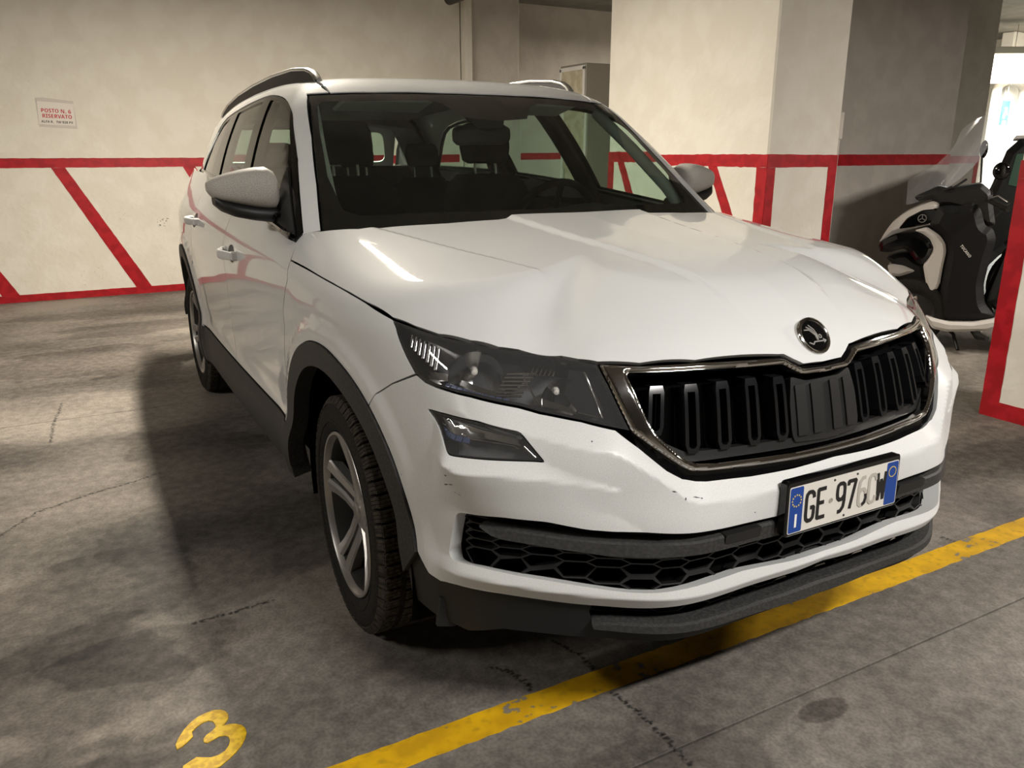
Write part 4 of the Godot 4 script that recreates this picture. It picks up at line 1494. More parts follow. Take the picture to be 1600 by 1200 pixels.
func body_panels() -> void:
	var hf := line("hood_front", TOP)
	var half := PackedVector2Array([Vector2(0, 0.8735)])
	for i in range(hf.size() - 1, -1, -1):
		if hf[i].x < -0.03:
			half.append(hf[i])
	var hs := soft(line("hood_side", TOP), 3)
	half.append_array(hs.slice(1))
	for q in line("hood_rear", TOP).slice(1):
		if q.x < -0.03:
			half.append(q)
	half.append(Vector2(0, -0.140))
	var b := MB.new()
	panel(b, TOP, grow(both(tidy(half)), -0.0018), [], 0.0105, 0.014)
	part(car_root, "bonnet", b, M.paint)
	# front wing
	var hl := line("hl_low", POL)
	var fen := join([soft(line("hood_side", POL), 3), line("door_gap", POL).slice(1), to_pol([-0.49, 0.70, -0.52, 0.60, -0.535, 0.475]), arc_pol(R_OUT, 164.0, 54.5, 30), rev(line("bump_gap", POL)).slice(1), rev(hl.slice(0, 4))])
	b = MB.new()
	panel(b, POL, grow(tidy(fen), -0.0018), [], 0.02, 0.014)
	pair("front_wing", b, M.paint)
	# doors and rear quarter
	var dg := line("door_gap", SIDE)
	var fd := PackedVector2Array([Vector2(-0.432, belt(-0.432)), Vector2(-0.405, 1.055)])
	fd.append_array(dg)
	fd.append_array(P2([-0.49, 0.70, -0.52, 0.60, -0.54, 0.478, -1.43, 0.478, -1.425, 0.60, -1.40, 0.80, -1.392, belt(-1.392)]))
	for z in [-1.2, -1.0, -0.8, -0.6]:
		fd.append(Vector2(z, belt(z)))
	b = MB.new()
	panel(b, SIDE, grow(tidy(fd), -0.002), [], 0.025, 0.012)
	pair("front_door", b, M.paint)
	var rd := PackedVector2Array([Vector2(-1.392, belt(-1.392)), Vector2(-1.40, 0.80), Vector2(-1.425, 0.60), Vector2(-1.43, 0.478)])
	rd.append_array(P2([-2.24, 0.478]))
	rd.append_array(rev(arc_side(R_OUT + 0.025, 16.0, 50.0, 6)).duplicate() if false else arc_side(R_OUT + 0.025, 16.0, 50.0, 6))
	rd.append_array(P2([-2.41, 0.86, -2.36, 1.05, -2.33, belt(-2.33)]))
	for z in [-2.1, -1.8, -1.6]:
		rd.append(Vector2(z, belt(z)))
	b = MB.new()
	panel(b, SIDE, grow(tidy(rd), -0.002), [], 0.025, 0.012)
	pair("rear_door", b, M.paint)
	var qp := PackedVector2Array([Vector2(-2.33, belt(-2.33)), Vector2(-2.36, 1.05), Vector2(-2.41, 0.86)])
	qp.append_array(arc_side(R_OUT + 0.025, 50.0, 16.0, 6))
	qp.append(Vector2(-2.24, 0.478))
	qp.append_array(arc_side(R_OUT, 14.0, 172.0, 30))
	qp.append_array(P2([-3.62, 0.42, -3.66, 0.8, -3.6, 1.1, -3.42, belt(-3.42)]))
	for z in [-3.1, -2.8, -2.6]:
		qp.append(Vector2(z, belt(z)))
	b = MB.new()
	panel(b, SIDE, grow(tidy(qp), -0.002), [], 0.03, 0.012)
	pair("rear_quarter", b, M.paint)
	# black arches and sills
	var ar := join([arc_pol(R_OUT - 0.001, 178.0, 12.0, 44), rev(arc_pol(R_IN, 179.0, 4.0, 44))])
	b = MB.new()
	panel(b, POL, tidy(ar), [], 0.02, 0.05, 0.007)
	pair("wheel_arch_trim", b, M.plastic)
	ar = join([arc_side(R_OUT - 0.001, 172.0, -8.0, 40), rev(arc_side(R_IN, 176.0, -8.0, 40))])
	b = MB.new()
	panel(b, SIDE, tidy(ar), [], 0.025, 0.05, 0.007)
	pair("wheel_arch_trim", b, M.plastic)
	b = MB.new()
	panel(b, SIDE, P2([-0.47, 0.474, -0.435, 0.30, -0.6, 0.295, -2.25, 0.295, -2.35, 0.32, -2.292, 0.474]), [], 0.03, 0.06, 0.004)
	pair("sill_trim", b, M.plastic)
	# inner skin, floor pan and wheel housings keep light out of the gaps
	b = MB.new()
	panel(b, SIDE, P2([-0.36, 1.03, -0.44, 0.42, -2.28, 0.42, -2.40, 1.10, -1.4, 1.12, -0.45, 1.04]), [], 0.08, 0.0, -0.022)
	pair("inner_skin", b, M.liner)
	b = MB.new()
	b.rbox(Vector3(0, 0.31, -1.35), Vector3(1.56, 0.16, 1.6), 0.03)
	b.rbox(Vector3(0, 0.42, 0.02), Vector3(0.92, 0.34, 1.3), 0.03)
	b.rbox(Vector3(0, 0.40, -2.85), Vector3(0.98, 0.3, 1.4), 0.03)
	part(car_root, "floor_pan", b, M.liner)
	for z in [0.0, REAR]:
		b = MB.new()
		var seg := 28
		var rows := []
		for i in seg + 1:
			var a := deg_to_rad(lerpf(-14.0, 194.0, float(i) / seg))
			rows.append([Vector3(-0.47, HUB + 0.455 * sin(a), z + 0.455 * cos(a)), Vector3(-0.86, HUB + 0.455 * sin(a), z + 0.455 * cos(a)), -Vector3(0, sin(a), cos(a))])
		for i in seg:
			var k := [b.p(rows[i][0], rows[i][2]), b.p(rows[i][1], rows[i][2]), b.p(rows[i + 1][1], rows[i + 1][2]), b.p(rows[i + 1][0], rows[i + 1][2])]
			b.quad(k[0], k[1], k[2], k[3])
			b.face([rows[i][0], rows[i + 1][0], Vector3(-0.47, HUB - 0.11, z)], Vector3.LEFT)
		pair("wheel_housing", b, M.liner)
	# tail: lower panel, bumper, lamps
	b = MB.new()
	var ring := []
	for y in [0.45, 0.6, 0.8, 1.0, 1.12, 1.2]:
		var r := []
		for i in 15:
			var t := -1.0 + 2.0 * i / 14.0
			var w := wside(-3.6, y)
			r.append(Vector3(w * t, y, -3.62 - 0.14 * (1.0 - t * t) + 0.02 * (y - 0.8)))
		ring.append(r)
	b.loft(ring, false, false)
	part(car_root, "tailgate", b, M.paint)
	b = MB.new()
	ring = []
	for y in [0.28, 0.32, 0.5, 0.62, 0.66]:
		var r := []
		for i in 15:
			var t := -1.0 + 2.0 * i / 14.0
			r.append(Vector3(0.82 * t, y, -3.60 - 0.24 * (1.0 - t * t * t * t) + (0.05 if y < 0.3 or y > 0.65 else 0.0)))
		ring.append(r)
	b.loft(ring, false, false)
	part(car_root, "rear_bumper", b, M.plastic)
	b = MB.new()
	b.rbox(Vector3(-0.62, 0.98, -3.70), Vector3(0.3, 0.12, 0.08), 0.02)
	pair("tail_lamp", b, mat(c8(120, 12, 16), 0.15))

func front_end() -> void:
	# bumper skin
	var su := rev(line("surr", POL))
	var hl := line("hl_low", POL)
	var half := PackedVector2Array([Vector2(0, 0.667)])
	half.append_array(su.slice(1))
	half.append_array(rev(hl.slice(4, 12)).slice(1))
	half.append_array(line("bump_gap", POL).slice(1, 3))
	half.append_array(arc_pol(R_OUT, 54.5, 12.0, 12))
	half.append_array(line("arch_out", POL).slice(-2, -1))
	for q in soft(line("wh_low", POL), 2):
		if q.x > 0.02:
			half.append(q)
	half.append(Vector2(0, 0.400))
	var ih := PackedVector2Array([Vector2(0, 0.560)])
	for q in rev(line("in_top", POL)):
		if q.x > 0.02:
			ih.append(q)
	ih.append_array(line("in_left", POL).slice(1, 3))
	for q in soft(line("in_bot", POL), 2):
		if q.x > 0.02:
			ih.append(q)
	ih.append(Vector2(0, 0.430))
	var intake := rounded(both(tidy(ih)), 0.012, 3)
	var fog := rounded(line("fog", POL), 0.008, 2)
	var fogl := PackedVector2Array()
	for q in rev(fog):
		fogl.append(Vector2(-q.x, q.y))
	var b := MB.new()
	panel(b, POL, grow(both(tidy(half)), -0.0018), [grow(intake, 0.001), grow(fog, 0.001), grow(fogl, 0.001)], 0.0082, 0.014, 0.0, 0.042)
	var bumper := part(car_root, "front_bumper", b, M.paint_dusty)
	# stone chips and scrapes
	var mk := line("marks", POL)
	b = MB.new()
	for e in [[0, 1, 0.0016], [2, 3, 0.0014], [3, 4, 0.0012], [5, 6, 0.0007], [6, 7, 0.0006], [8, 9, 0.0012], [10, 11, 0.0013], [12, 13, 0.0010], [13, 14, 0.0012]]:
		var d: Vector2 = mk[e[1]] - mk[e[0]]
		var o: Vector2 = d.orthogonal().normalized() * e[2]
		panel(b, POL, PackedVector2Array([mk[e[0]] - o * 0.4, mk[e[0]] + d * 0.5 - o, mk[e[1]], mk[e[0]] + d * 0.4 + o]), [], 0.02, 0.0, 0.0006)
	for k in range(15, 19):
		panel(b, POL, PackedVector2Array([mk[k] + Vector2(-0.0016, 0), mk[k] + Vector2(0, -0.0012), mk[k] + Vector2(0.0018, 0.0004), mk[k] + Vector2(0, 0.0016)]), [], 0.02, 0.0, 0.0006)
	part(bumper, "chips", b, M.plastic_dark).set_meta("kind", "stuff")
	# lower intake: honeycomb, and the bar across it
	b = MB.new()
	panel(b, POL, grow(intake, 0.004), [], 0.03, 0.0, -0.075)
	part(bumper, "intake_back", b, M.liner)
	b = MB.new()
	honeycomb(b, intake, 0.066, 0.0205, -0.038, 0.03)
	part(bumper, "honeycomb", b, M.plastic_dark)
	var bt := PackedVector2Array([Vector2(0, 0.549)])
	for q in rev(line("bar_top", POL)):
		if q.x > 0.02:
			bt.append(q)
	var bb := PackedVector2Array([Vector2(0, 0.500)])
	for q in rev(line("bar_bot", POL)):
		if q.x > 0.02:
			bb.append(q)
	bt = mirrored_line(bt)
	bb = mirrored_line(bb)
	b = MB.new()
	strip(b, POL, bt, bb, [Vector2(0, -0.045), Vector2(0.0, -0.006), Vector2(0.08, 0.0), Vector2(0.70, 0.006), Vector2(1.0, -0.008), Vector2(1.0, -0.045)], 90)
	part(bumper, "bumper_bar", b, M.plastic)
	for s in [1, -1]:
		b = MB.new()
		panel(b, POL, rounded(P2([0.215 * s, 0.552, 0.305 * s, 0.552, 0.305 * s, 0.53, 0.215 * s, 0.522]), 0.006), [], 0.02, 0.04, 0.004)
		part(bumper, "bracket_cover", b, M.plastic_dark)
	# valence below, with its own mesh slot and lip
	var vh := PackedVector2Array([Vector2(0, 0.404)])
	for q in rev(soft(line("wh_low", POL), 2)):
		if q.x > 0.02:
			vh.append(q + Vector2(0, 0.004))
	vh.append_array(arc_pol(R_OUT, 8.0, 12.0, 1))
	vh.append_array(arc_pol(R_IN, 10.0, -6.0, 5))
	vh.append_array(P2([0.82, 0.27, 0.74, 0.298, 0.4, 0.296, 0.0, 0.30]))
	var st := PackedVector2Array([Vector2(0, 0.345)])
	for q in rev(line("sp_top", POL)):
		if q.x > 0.02:
			st.append(q)
	var sb := PackedVector2Array([Vector2(0, 0.307)])
	for q in rev(line("sp_bot", POL)):
		if q.x > 0.05:
			sb.append(q)
	var sl := PackedVector2Array([Vector2(0, 0.395)])
	for q in rev(line("wh_low", POL)):
		if q.x > 0.02 and q.x < 0.53:
			sl.append(q + Vector2(0, -0.004))
	sl.append(Vector2(0.556, 0.392))
	sl.append_array(P2([0.565, 0.362]))
	for i in range(st.size() - 1, -1, -1):
		if st[i].x < 0.56:
			sl.append(st[i] + Vector2(0, -0.004))
	var slot := both(tidy(sl))
	b = MB.new()
	panel(b, POL, both(tidy(vh)), [slot], 0.018, 0.02, -0.010, 0.04)
	var val := part(car_root, "lower_valence", b, M.plastic_dark)
	b = MB.new()
	panel(b, POL, grow(slot, 0.004), [], 0.03, 0.0, -0.06)
	part(val, "slot_back", b, M.liner)
	b = MB.new()
	honeycomb(b, slot, 0.066, 0.0205, -0.036, 0.02)
	part(val, "honeycomb", b, M.plastic_dark)
	b = MB.new()
	strip(b, POL, mirrored_line(st), mirrored_line(sb), [Vector2(0, -0.03), Vector2(0.0, 0.004), Vector2(0.10, 0.012), Vector2(0.75, 0.014), Vector2(1.0, 0.004), Vector2(1.15, -0.04)], 80)
	part(val, "lip", b, M.plastic)
	b = MB.new()
	b.extrude(P2([-0.62, 0.275, -0.60, 0.34, -0.83, 0.34, -0.84, 0.27, -0.80, 0.258, -0.70, 0.262]), 0.545, 0.557)
	pair("wheel_deflector", b, M.plastic_dark)
	# grille
	var oh := PackedVector2Array([Vector2(0, 0.8575)])
	for q in rev(line("op_top", POL)):
		if q.x > 0.03:
			oh.append(q)
	for q in line("op_left", POL).slice(1):
		oh.append(q)
	oh.append(Vector2(0, 0.693))
	var opening := rounded(both(tidy(oh)), 0.010, 3)
	var ch := PackedVector2Array([Vector2(0, 0.868)])
	for q in rev(line("ch_top", POL)):
		if q.x > 0.03:
			ch.append(q)
	ch.append_array(line("hl_inner", POL).slice(1))
	ch.append_array(line("ch_bot", POL).slice(1))
	ch.append(Vector2(0, 0.678))
	var chrome := rounded(both(tidy(ch)), 0.005, 2)
	var gr := holder(car_root, "grille")
	var sh := PackedVector2Array([Vector2(0, 0.874)])
	for q in rev(line("hood_front", POL)):
		if q.x > 0.03 and q.x < 0.60:
			sh.append(q)
	sh.append(Vector2(0.565, 0.905))
	sh.append_array(line("hl_inner", POL).slice(1))
	sh.append_array(line("surr", POL).slice(1, 7))
	sh.append(Vector2(0, 0.666))
	b = MB.new()
	panel(b, POL, both(tidy(sh)), [grow(opening, 0.002)], 0.02, 0.03, -0.010, 0.06)
	part(gr, "surround", b, M.gloss_black)
	b = MB.new()
	panel(b, POL, chrome, [opening], 0.005, 0.016, 0.001, 0.018, Vector2(0.009, 0.007))
	part(gr, "chrome_frame", b, M.chrome)
	b = MB.new()
	panel(b, POL, grow(opening, 0.004), [], 0.03, 0.0, -0.066)
	part(gr, "grille_back", b, M.liner)
	b = MB.new()
	panel(b, POL, grow(both(P2([0.0, 0.722, 0.30, 0.724, 0.375, 0.727, 0.425, 0.752, 0.43, 0.735, 0.39, 0.709, 0.355, 0.703, 0.0, 0.697])), -0.001), [], 0.02, 0.03, -0.020)
	part(gr, "grille_sill", b, M.plastic_dark)
	var tops := [0.135, 0.211, 0.285, 0.360, 0.437]
	for k in 5:
		var u: float = tops[k]
		var yb := 0.722 if k < 4 else 0.765
		var yt := 0.872 if k > 0 else 0.868
		for s in [1.0, -1.0]:
			b = MB.new()
			var w := 0.0165
			var ub := u if k < 4 else u + 0.003
			panel(b, POL, P2([(u - w) * s, yt - 0.02, (u - w + 0.003) * s, yt - 0.006, (u + w - 0.003) * s, yt - 0.006, (u + w) * s, yt - 0.02, (ub + w) * s, yb + 0.018, (ub + w - 0.006) * s, yb, (ub - w + 0.006) * s, yb, (ub - w) * s, yb + 0.018]), [P2([(u - 0.0088) * s, yt - 0.022, (u + 0.0088) * s, yt - 0.022, (ub + 0.0088) * s, yb + 0.016, (ub + 0.004) * s, yb + 0.010, (ub - 0.004) * s, yb + 0.010, (ub - 0.0088) * s, yb + 0.016])], 0.02, 0.05, -0.012, 0.03)
			# sloping shoulder at the top of the blade
			var q0 := spot(POL, (u - w) * s, yt - 0.006)
			var q1 := spot(POL, (u + w) * s, yt - 0.006)
			var n0 := nrm(POL, q0)
			b.face([q0 - n0 * 0.013, q1 - n0 * 0.013, q1 - n0 * 0.05 + Vector3(0, 0.012, 0), q0 - n0 * 0.05 + Vector3(0, 0.012, 0)], Vector3(0, 1, 0.6))
			part(gr, "grille_rib", b, M.rib_black)
	b = MB.new()
	panel(b, POL, rounded(both(P2([0.0, 0.845, 0.055, 0.845, 0.098, 0.858, 0.108, 0.80, 0.108, 0.735, 0.10, 0.712, 0.0, 0.706])), 0.008), [], 0.02, 0.05, -0.014)
	for u in [-0.078, -0.031, 0.031, 0.078]:
		panel(b, POL, rounded(P2([u - 0.015, 0.838, u + 0.015, 0.838, u + 0.015, 0.725, u - 0.015, 0.725]), 0.004), [], 0.02, 0.01, -0.009)
	part(gr, "sensor_cover", b, M.plastic_dark)

func mirrored_line(q: PackedVector2Array) -> PackedVector2Array:
	# a half line that starts on the centre line, run out to both ends
	var r := PackedVector2Array()
	for i in range(q.size() - 1, 0, -1):
		r.append(Vector2(-q[i].x, q[i].y))
	r.append_array(q)
	return r

func honeycomb(b: MB, inside: PackedVector2Array, w: float, h: float, off: float, deep: float) -> void:
	# long hexagonal cells between thin walls
	var lo := inside[0]
	var hi := inside[0]
	for q in inside:
		lo = lo.min(q)
		hi = hi.max(q)
	var th := 0.0016
	var k := 0.16 * w
	var rows := int((hi.y - lo.y) / h) + 3
	var cols := int(hi.x / w) + 2
	for i in range(-cols, cols + 1):
		for j in range(-1, rows):
			# one cell: its top edge and the two slanting walls on its right
			var c := Vector2(i * w, lo.y + (j + (0.5 if i % 2 != 0 else 0.0)) * h)
			var tr := c + Vector2(w * 0.5 - k, h * 0.5)
			for e in [[c + Vector2(-w * 0.5 + k, h * 0.5), tr], [tr, c + Vector2(w * 0.5 + k, 0)], [c + Vector2(w * 0.5 + k, 0), c + Vector2(w * 0.5 - k, -h * 0.5)]]:
				var a: Vector2 = e[0]
				var d: Vector2 = e[1]
				if not (Geometry2D.is_point_in_polygon(a, inside) and Geometry2D.is_point_in_polygon(d, inside)) and not Geometry2D.is_point_in_polygon((a + d) * 0.5, inside):
					continue
				var o := (d - a).orthogonal().normalized() * th
				var ring := []
				for q in [a - o, d - o, d + o, a + o]:
					var s := spot(POL, q.x, q.y)
					var n := nrm(POL, s)
					ring.append([s + n * off, s + n * (off - deep)])
				b.face([ring[0][0], ring[1][0], ring[2][0], ring[3][0]], ring[0][0] - ring[0][1])
				b.face([ring[0][0], ring[1][0], ring[1][1], ring[0][1]], ring[0][0] - ring[3][0])
				b.face([ring[3][0], ring[2][0], ring[2][1], ring[3][1]], ring[3][0] - ring[0][0])

func hl_outline() -> PackedVector2Array:
	var q := line("hood_front", POL).slice(0, 8)
	q.append_array(line("hl_inner", POL))
	q.append_array(rev(line("hl_low", POL)).slice(1, -1))
	return tidy(q)

func aimed(pos: Vector3, dir: Vector3) -> Transform3D:
	# local y looks along dir
	var y := dir.normalized()
	var x := y.cross(Vector3.UP).normalized()
	return Transform3D(Basis(x, y, x.cross(y)), pos)

func inside_at(u: float, y: float, d: float) -> Vector3:
	var q := spot(POL, u, y)
	return q - nrm(POL, q) * d

func lamps() -> void:
	var o := grow(hl_outline(), -0.0022)
	var inner := grow(o, -0.006)
	for s in [0, 1]:
		var h := holder(car_root, "headlamp")
		var add := func(called: String, b: MB, m: Material) -> void:
			part(h, called, b if s == 0 else b.mirrored(), m)
		var b := MB.new()
		panel(b, POL, o, [inner], 0.02, 0.03, -0.002, 0.07)
		add.call("bezel", b, M.gloss_black)
		b = MB.new()
		panel(b, POL, grow(inner, 0.003), [], 0.03, 0.0, -0.068)
		add.call("housing", b, M.lamp_dark)
		# outer reflector bowl, fluted
		b = MB.new()
		reflector(b, inside_at(0.835, 0.898, 0.068), Vector3(-0.50, 0.02, 0.86), 0.062, 0.050)
		add.call("reflector", b, M.reflector)
		b = MB.new()
		reflector(b, inside_at(0.655, 0.868, 0.066), Vector3(-0.30, 0.02, 0.95), 0.045, 0.045)
		add.call("reflector", b, M.reflector)
		for e in [[0.835, 0.898, 0.045], [0.655, 0.868, 0.045]]:
			b = MB.new()
			var xf := aimed(inside_at(e[0], e[1], e[2]), Vector3(-0.4, 0, 0.9))
			b.lathe([Vector2(0, 0.02), Vector2(0.006, 0.018), Vector2(0.008, 0.008), Vector2(0.008, -0.02)], 12, xf.origin, xf.basis)
			add.call("bulb", b, M.plate)
		# upper indicator chamber in the outer corner: upright flutes
		b = MB.new()
		for k in 7:
			var u := 0.925 + 0.014 * k
			b.tube([inside_at(u, 0.875 + 0.006 * k, 0.022), inside_at(u + 0.004, 0.925 + 0.003 * k, 0.026)], 0.0055, 8)
		add.call("flute", b, M.reflector)
		# ribbed block between the two bowls
		b = MB.new()
		for k in 7:
			var y := 0.842 + 0.0075 * k
			b.tube([inside_at(0.770 - 0.003 * k, y, 0.018), inside_at(0.715 - 0.003 * k, y + 0.002, 0.020)], 0.0028, 6)
		for k in 6:
			var u := 0.705 - 0.009 * k
			b.tube([inside_at(u, 0.882, 0.016), inside_at(u - 0.004, 0.905, 0.022)], 0.003, 6)
		add.call("ribbed_block", b, M.chrome)
		# bright ledges
		b = MB.new()
		panel(b, POL, P2([0.955, 0.868, 0.93, 0.850, 0.885, 0.860, 0.80, 0.846, 0.745, 0.836, 0.765, 0.852, 0.84, 0.866, 0.90, 0.874]), [], 0.02, 0.012, -0.030)
		panel(b, POL, P2([0.690, 0.828, 0.640, 0.820, 0.600, 0.812, 0.615, 0.824, 0.65, 0.834, 0.688, 0.845]), [], 0.02, 0.012, -0.024)
		add.call("bright_ledge", b, M.reflector)
		b = MB.new()
		panel(b, POL, P2([0.785, 0.924, 0.728, 0.916, 0.716, 0.880, 0.745, 0.850, 0.765, 0.87]), [], 0.02, 0.012, -0.042)
		add.call("inner_panel", b, M.lamp_black)
		b = MB.new()
		panel(b, POL, P2([0.628, 0.900, 0.588, 0.895, 0.548, 0.822, 0.562, 0.803, 0.60, 0.818, 0.632, 0.850]), [], 0.02, 0.014, -0.018)
		add.call("inner_panel", b, M.lamp_black)
		b = MB.new()
		b.tube([inside_at(0.592, 0.893, 0.010), inside_at(0.548, 0.803, 0.010), inside_at(0.60, 0.815, 0.012)], 0.0022, 6)
		add.call("bright_edge", b, M.chrome)
		b = MB.new()
		b.tube([inside_at(0.716, 0.878, 0.018), inside_at(0.690, 0.842, 0.018), inside_at(0.672, 0.822, 0.018)], 0.0022, 6)
		add.call("bright_edge", b, M.chrome)
		# row of daytime-light segments along the lower edge
		for k in 10:
			b = MB.new()
			var u0 := 0.882 - 0.0145 * k
			var yb := lerpf(0.848, 0.830, k / 9.0)
			panel(b, POL, P2([u0, yb, u0 - 0.011, yb - 0.0015, u0 - 0.013, yb + 0.0055, u0 - 0.002, yb + 0.007]), [], 0.02, 0.006, -0.010)
			add.call("daytime_light", b, M.drl)
		b = MB.new()
		panel(b, POL, grow(o, -0.0005), [], 0.02, 0.0, 0.0005)
		add.call("lens", b, M.lens)
	# fog lamps
	var f := grow(rounded(line("fog", POL), 0.008, 2), -0.001)
	var fi := grow(f, -0.0035)
	for s in [0, 1]:
		var h := holder(car_root, "fog_lamp")
		var add := func(called: String, b: MB, m: Material) -> void:
			part(h, called, b if s == 0 else b.mirrored(), m)
		var b := MB.new()
		panel(b, POL, f, [fi], 0.02, 0.02, -0.004, 0.045)
		add.call("bezel", b, M.gloss_black)
		b = MB.new()
		panel(b, POL, grow(fi, 0.002), [], 0.03, 0.0, -0.045)
		add.call("housing", b, M.lamp_dark)
		b = MB.new()
		panel(b, POL, P2([0.885, 0.782, 0.80, 0.775, 0.715, 0.765, 0.700, 0.748, 0.79, 0.760, 0.885, 0.766]), [], 0.012, 0.01, -0.014)
		add.call("reflector", b, M.reflector)
		b = MB.new()
		for k in 6:
			panel(b, POL, P2([0.895 - 0.016 * k, 0.766 - 0.0012 * k, 0.882 - 0.016 * k, 0.765 - 0.0012 * k, 0.882 - 0.016 * k, 0.756 - 0.0012 * k, 0.895 - 0.016 * k, 0.757 - 0.0012 * k]), [], 0.02, 0.006, -0.010)
		add.call("daytime_light", b, M.drl)
		b = MB.new()
		b.tube([inside_at(0.897, 0.770, 0.010), inside_at(0.80, 0.758, 0.010), inside_at(0.715, 0.748, 0.010), inside_at(0.705, 0.742, 0.010)], 0.0014, 6)
		add.call("bright_edge", b, M.chrome)
		b = MB.new()
		b.tube([inside_at(0.695, 0.748, 0.008), inside_at(0.672, 0.726, 0.008)], 0.0032, 6)
		add.call("bright_edge", b, M.chrome)
		b = MB.new()
		panel(b, POL, grow(f, -0.0004), [], 0.02, 0.0, -0.001)
		add.call("lens", b, M.lens)

func reflector(b: MB, at_: Vector3, dir: Vector3, r: float, deep: float) -> void:
	var prof := []
	for i in 9:
		var t := i / 8.0
		prof.append(Vector2(r * t, deep * t * t))
	var xf := aimed(at_, dir)
	b.lathe(prof, 28, xf.origin, xf.basis)

func glasshouse() -> void:
	# windscreen
	var we := line("ws_edge", CFRONT)
	var half := PackedVector2Array([Vector2(0, 1.085), Vector2(-0.4, 1.085), Vector2(-0.7, 1.088)])
	for q in we:
		if q.x < -0.05:
			half.append(q)
	half.append(Vector2(0, 1.5545))
	var ws := grow(both(tidy(half)), -0.003)
	var inner := both(P2([0, 1.160, -0.45, 1.157, -0.66, 1.150, -0.700, 1.166, -0.7035, 1.266, -0.668, 1.408, -0.638, 1.50, -0.615, 1.516, -0.24, 1.528, -0.19, 1.515, -0.13, 1.465, 0, 1.455]))
	var b := MB.new()
	panel(b, CFRONT, ws, [], 0.04, 0.006, -0.003)
	var w := part(car_root, "windscreen", b, M.glass)
	b = MB.new()
	panel(b, CFRONT, grow(ws, -0.001), [inner], 0.04, 0.0, -0.0055)
	part(w, "black_border", b, M.frit)
	b = MB.new()
	panel(b, CFRONT, grow(ws, -0.002), [], 0.04, 0.0, -0.010)
	part(w, "tint_layer", b, M.tint)
	b = MB.new()
	panel(b, CFRONT, grow(ws, 0.008), [grow(ws, 0.0008)], 0.04, 0.01, -0.004)
	part(w, "rubber_seal", b, M.liner)
	# wiper arms parked under the bonnet edge
	b = MB.new()
	for e in [[[0.10, 1.118], [-0.30, 1.122], [-0.62, 1.112]], [[0.62, 1.108], [0.2, 1.116], [-0.06, 1.114]]]:
		var pts := []
		for q in e:
			var s := spot(CFRONT, q[0], q[1])
			pts.append(s + nrm(CFRONT, s) * 0.010 - Vector3(0, 0.030, 0))
		b.tube(pts, 0.006, 8)
	part(car_root, "wiper", b, M.plastic_dark)
	b = MB.new()
	panel(b, TOP, both(P2([0, -0.05, -0.5, -0.12, -0.80, -0.34, -0.76, -0.42, -0.5, -0.25, 0, -0.16])), [], 0.06, 0.0, -0.05)
	part(car_root, "cowl", b, M.liner)
	# roof
	half = PackedVector2Array([Vector2(0, -0.862)])
	var wt := line("ws_edge", CTOP)
	for i in range(wt.size() - 1, -1, -1):
		if wt[i].x < -0.05 and wt[i].x > -0.56 and wt[i].y < -0.80:
			half.append(wt[i])
	var ditch := -0.572
	half.append(Vector2(ditch, -0.942))
	for z in [-1.3, -1.8, -2.4, -2.9]:
		half.append(Vector2(ditch + 0.012 * smoothstep(-1.8, -3.2, z), z))
	half.append_array(P2([-0.545, -3.28, -0.3, -3.36, 0, -3.38]))
	b = MB.new()
	panel(b, CTOP, grow(both(tidy(half)), -0.002), [], 0.03, 0.012)
	part(car_root, "roof", b, M.paint)
	# pillars and side frame round the windows
	var fr := PackedVector2Array()
	var wl := line("ws_edge", CPOL)
	for i in 5:
		fr.append(wl[i])
	for z in [-0.945, -1.1, -1.3, -1.6, -2.0, -2.4, -2.8, -3.1, -3.28]:
		fr.append(uv_of(CPOL, spot(CTOP, ditch + 0.012 * smoothstep(-1.8, -3.2, z), z)))
	for e in [[-0.60, 1.47], [-0.62, 1.35], [-0.635, 1.24]]:
		fr.append(uv_of(CPOL, spot(CREAR, e[0], e[1])))
	for z in [-3.2, -3.0, -2.6, -2.1, -1.7, -1.3, -0.9, -0.6, -0.44]:
		fr.append(uv_of(CPOL, spot(CSIDE, z, belt(z) - 0.004)))
	var dl := line("dlo_top", CSIDE)
	var dlo_c := PackedVector2Array()
	var dlo := PackedVector2Array()
	var tl := soft(dl, 3)
	for q in tl:
		dlo.append(q)
	for z in [-2.97, -2.6, -2.1, -1.7, -1.3, -0.9, -0.6, -0.43]:
		dlo.append(Vector2(z, belt(z) - 0.02))
	dlo = tidy(dlo)
	for q in dlo:
		dlo_c.append(uv_of(CPOL, spot(CSIDE, q.x, q.y)))
	b = MB.new()
	var best := PackedVector2Array()
	for e in Geometry2D.clip_polygons(tidy(fr), dlo_c):
		if absf(area(e)) > absf(area(best)) or best.is_empty():
			best = e
	panel(b, CPOL, grow(best, -0.0015), [], 0.022, 0.014)
	pair("pillar_frame", b, M.paint)
	# window trim and panes
	var cut := func(z0b: float, z0t: float, z1b: float, z1t: float) -> PackedVector2Array:
		# the window opening between two slanted pillars (z at y = 1.10 and at y = 1.56)
		var q := PackedVector2Array([Vector2(z0b, 1.10), Vector2(z0t, 1.56), Vector2(z0t + (z0t - z0b) * 0.3, 1.70), Vector2(z1t, 1.70), Vector2(z1b, 1.10)])
		if z1b == z0b:
			return q
		var got := Geometry2D.intersect_polygons(grow(dlo, -0.017), PackedVector2Array([Vector2(z0b, 1.08), Vector2(z0t, 1.60), Vector2(z1t, 1.60), Vector2(z1b, 1.08)]))
		return rounded(tidy(got[0]), 0.014, 3)
	var panes := [cut.call(-0.30, -0.30, -1.205, -1.452), cut.call(-1.325, -1.598, -1.965, -2.163), cut.call(-2.33, -2.34, -3.2, -3.2)]
	b = MB.new()
	panel(b, CSIDE, grow(dlo, -0.0015), panes, 0.025, 0.012, -0.003, 0.010)
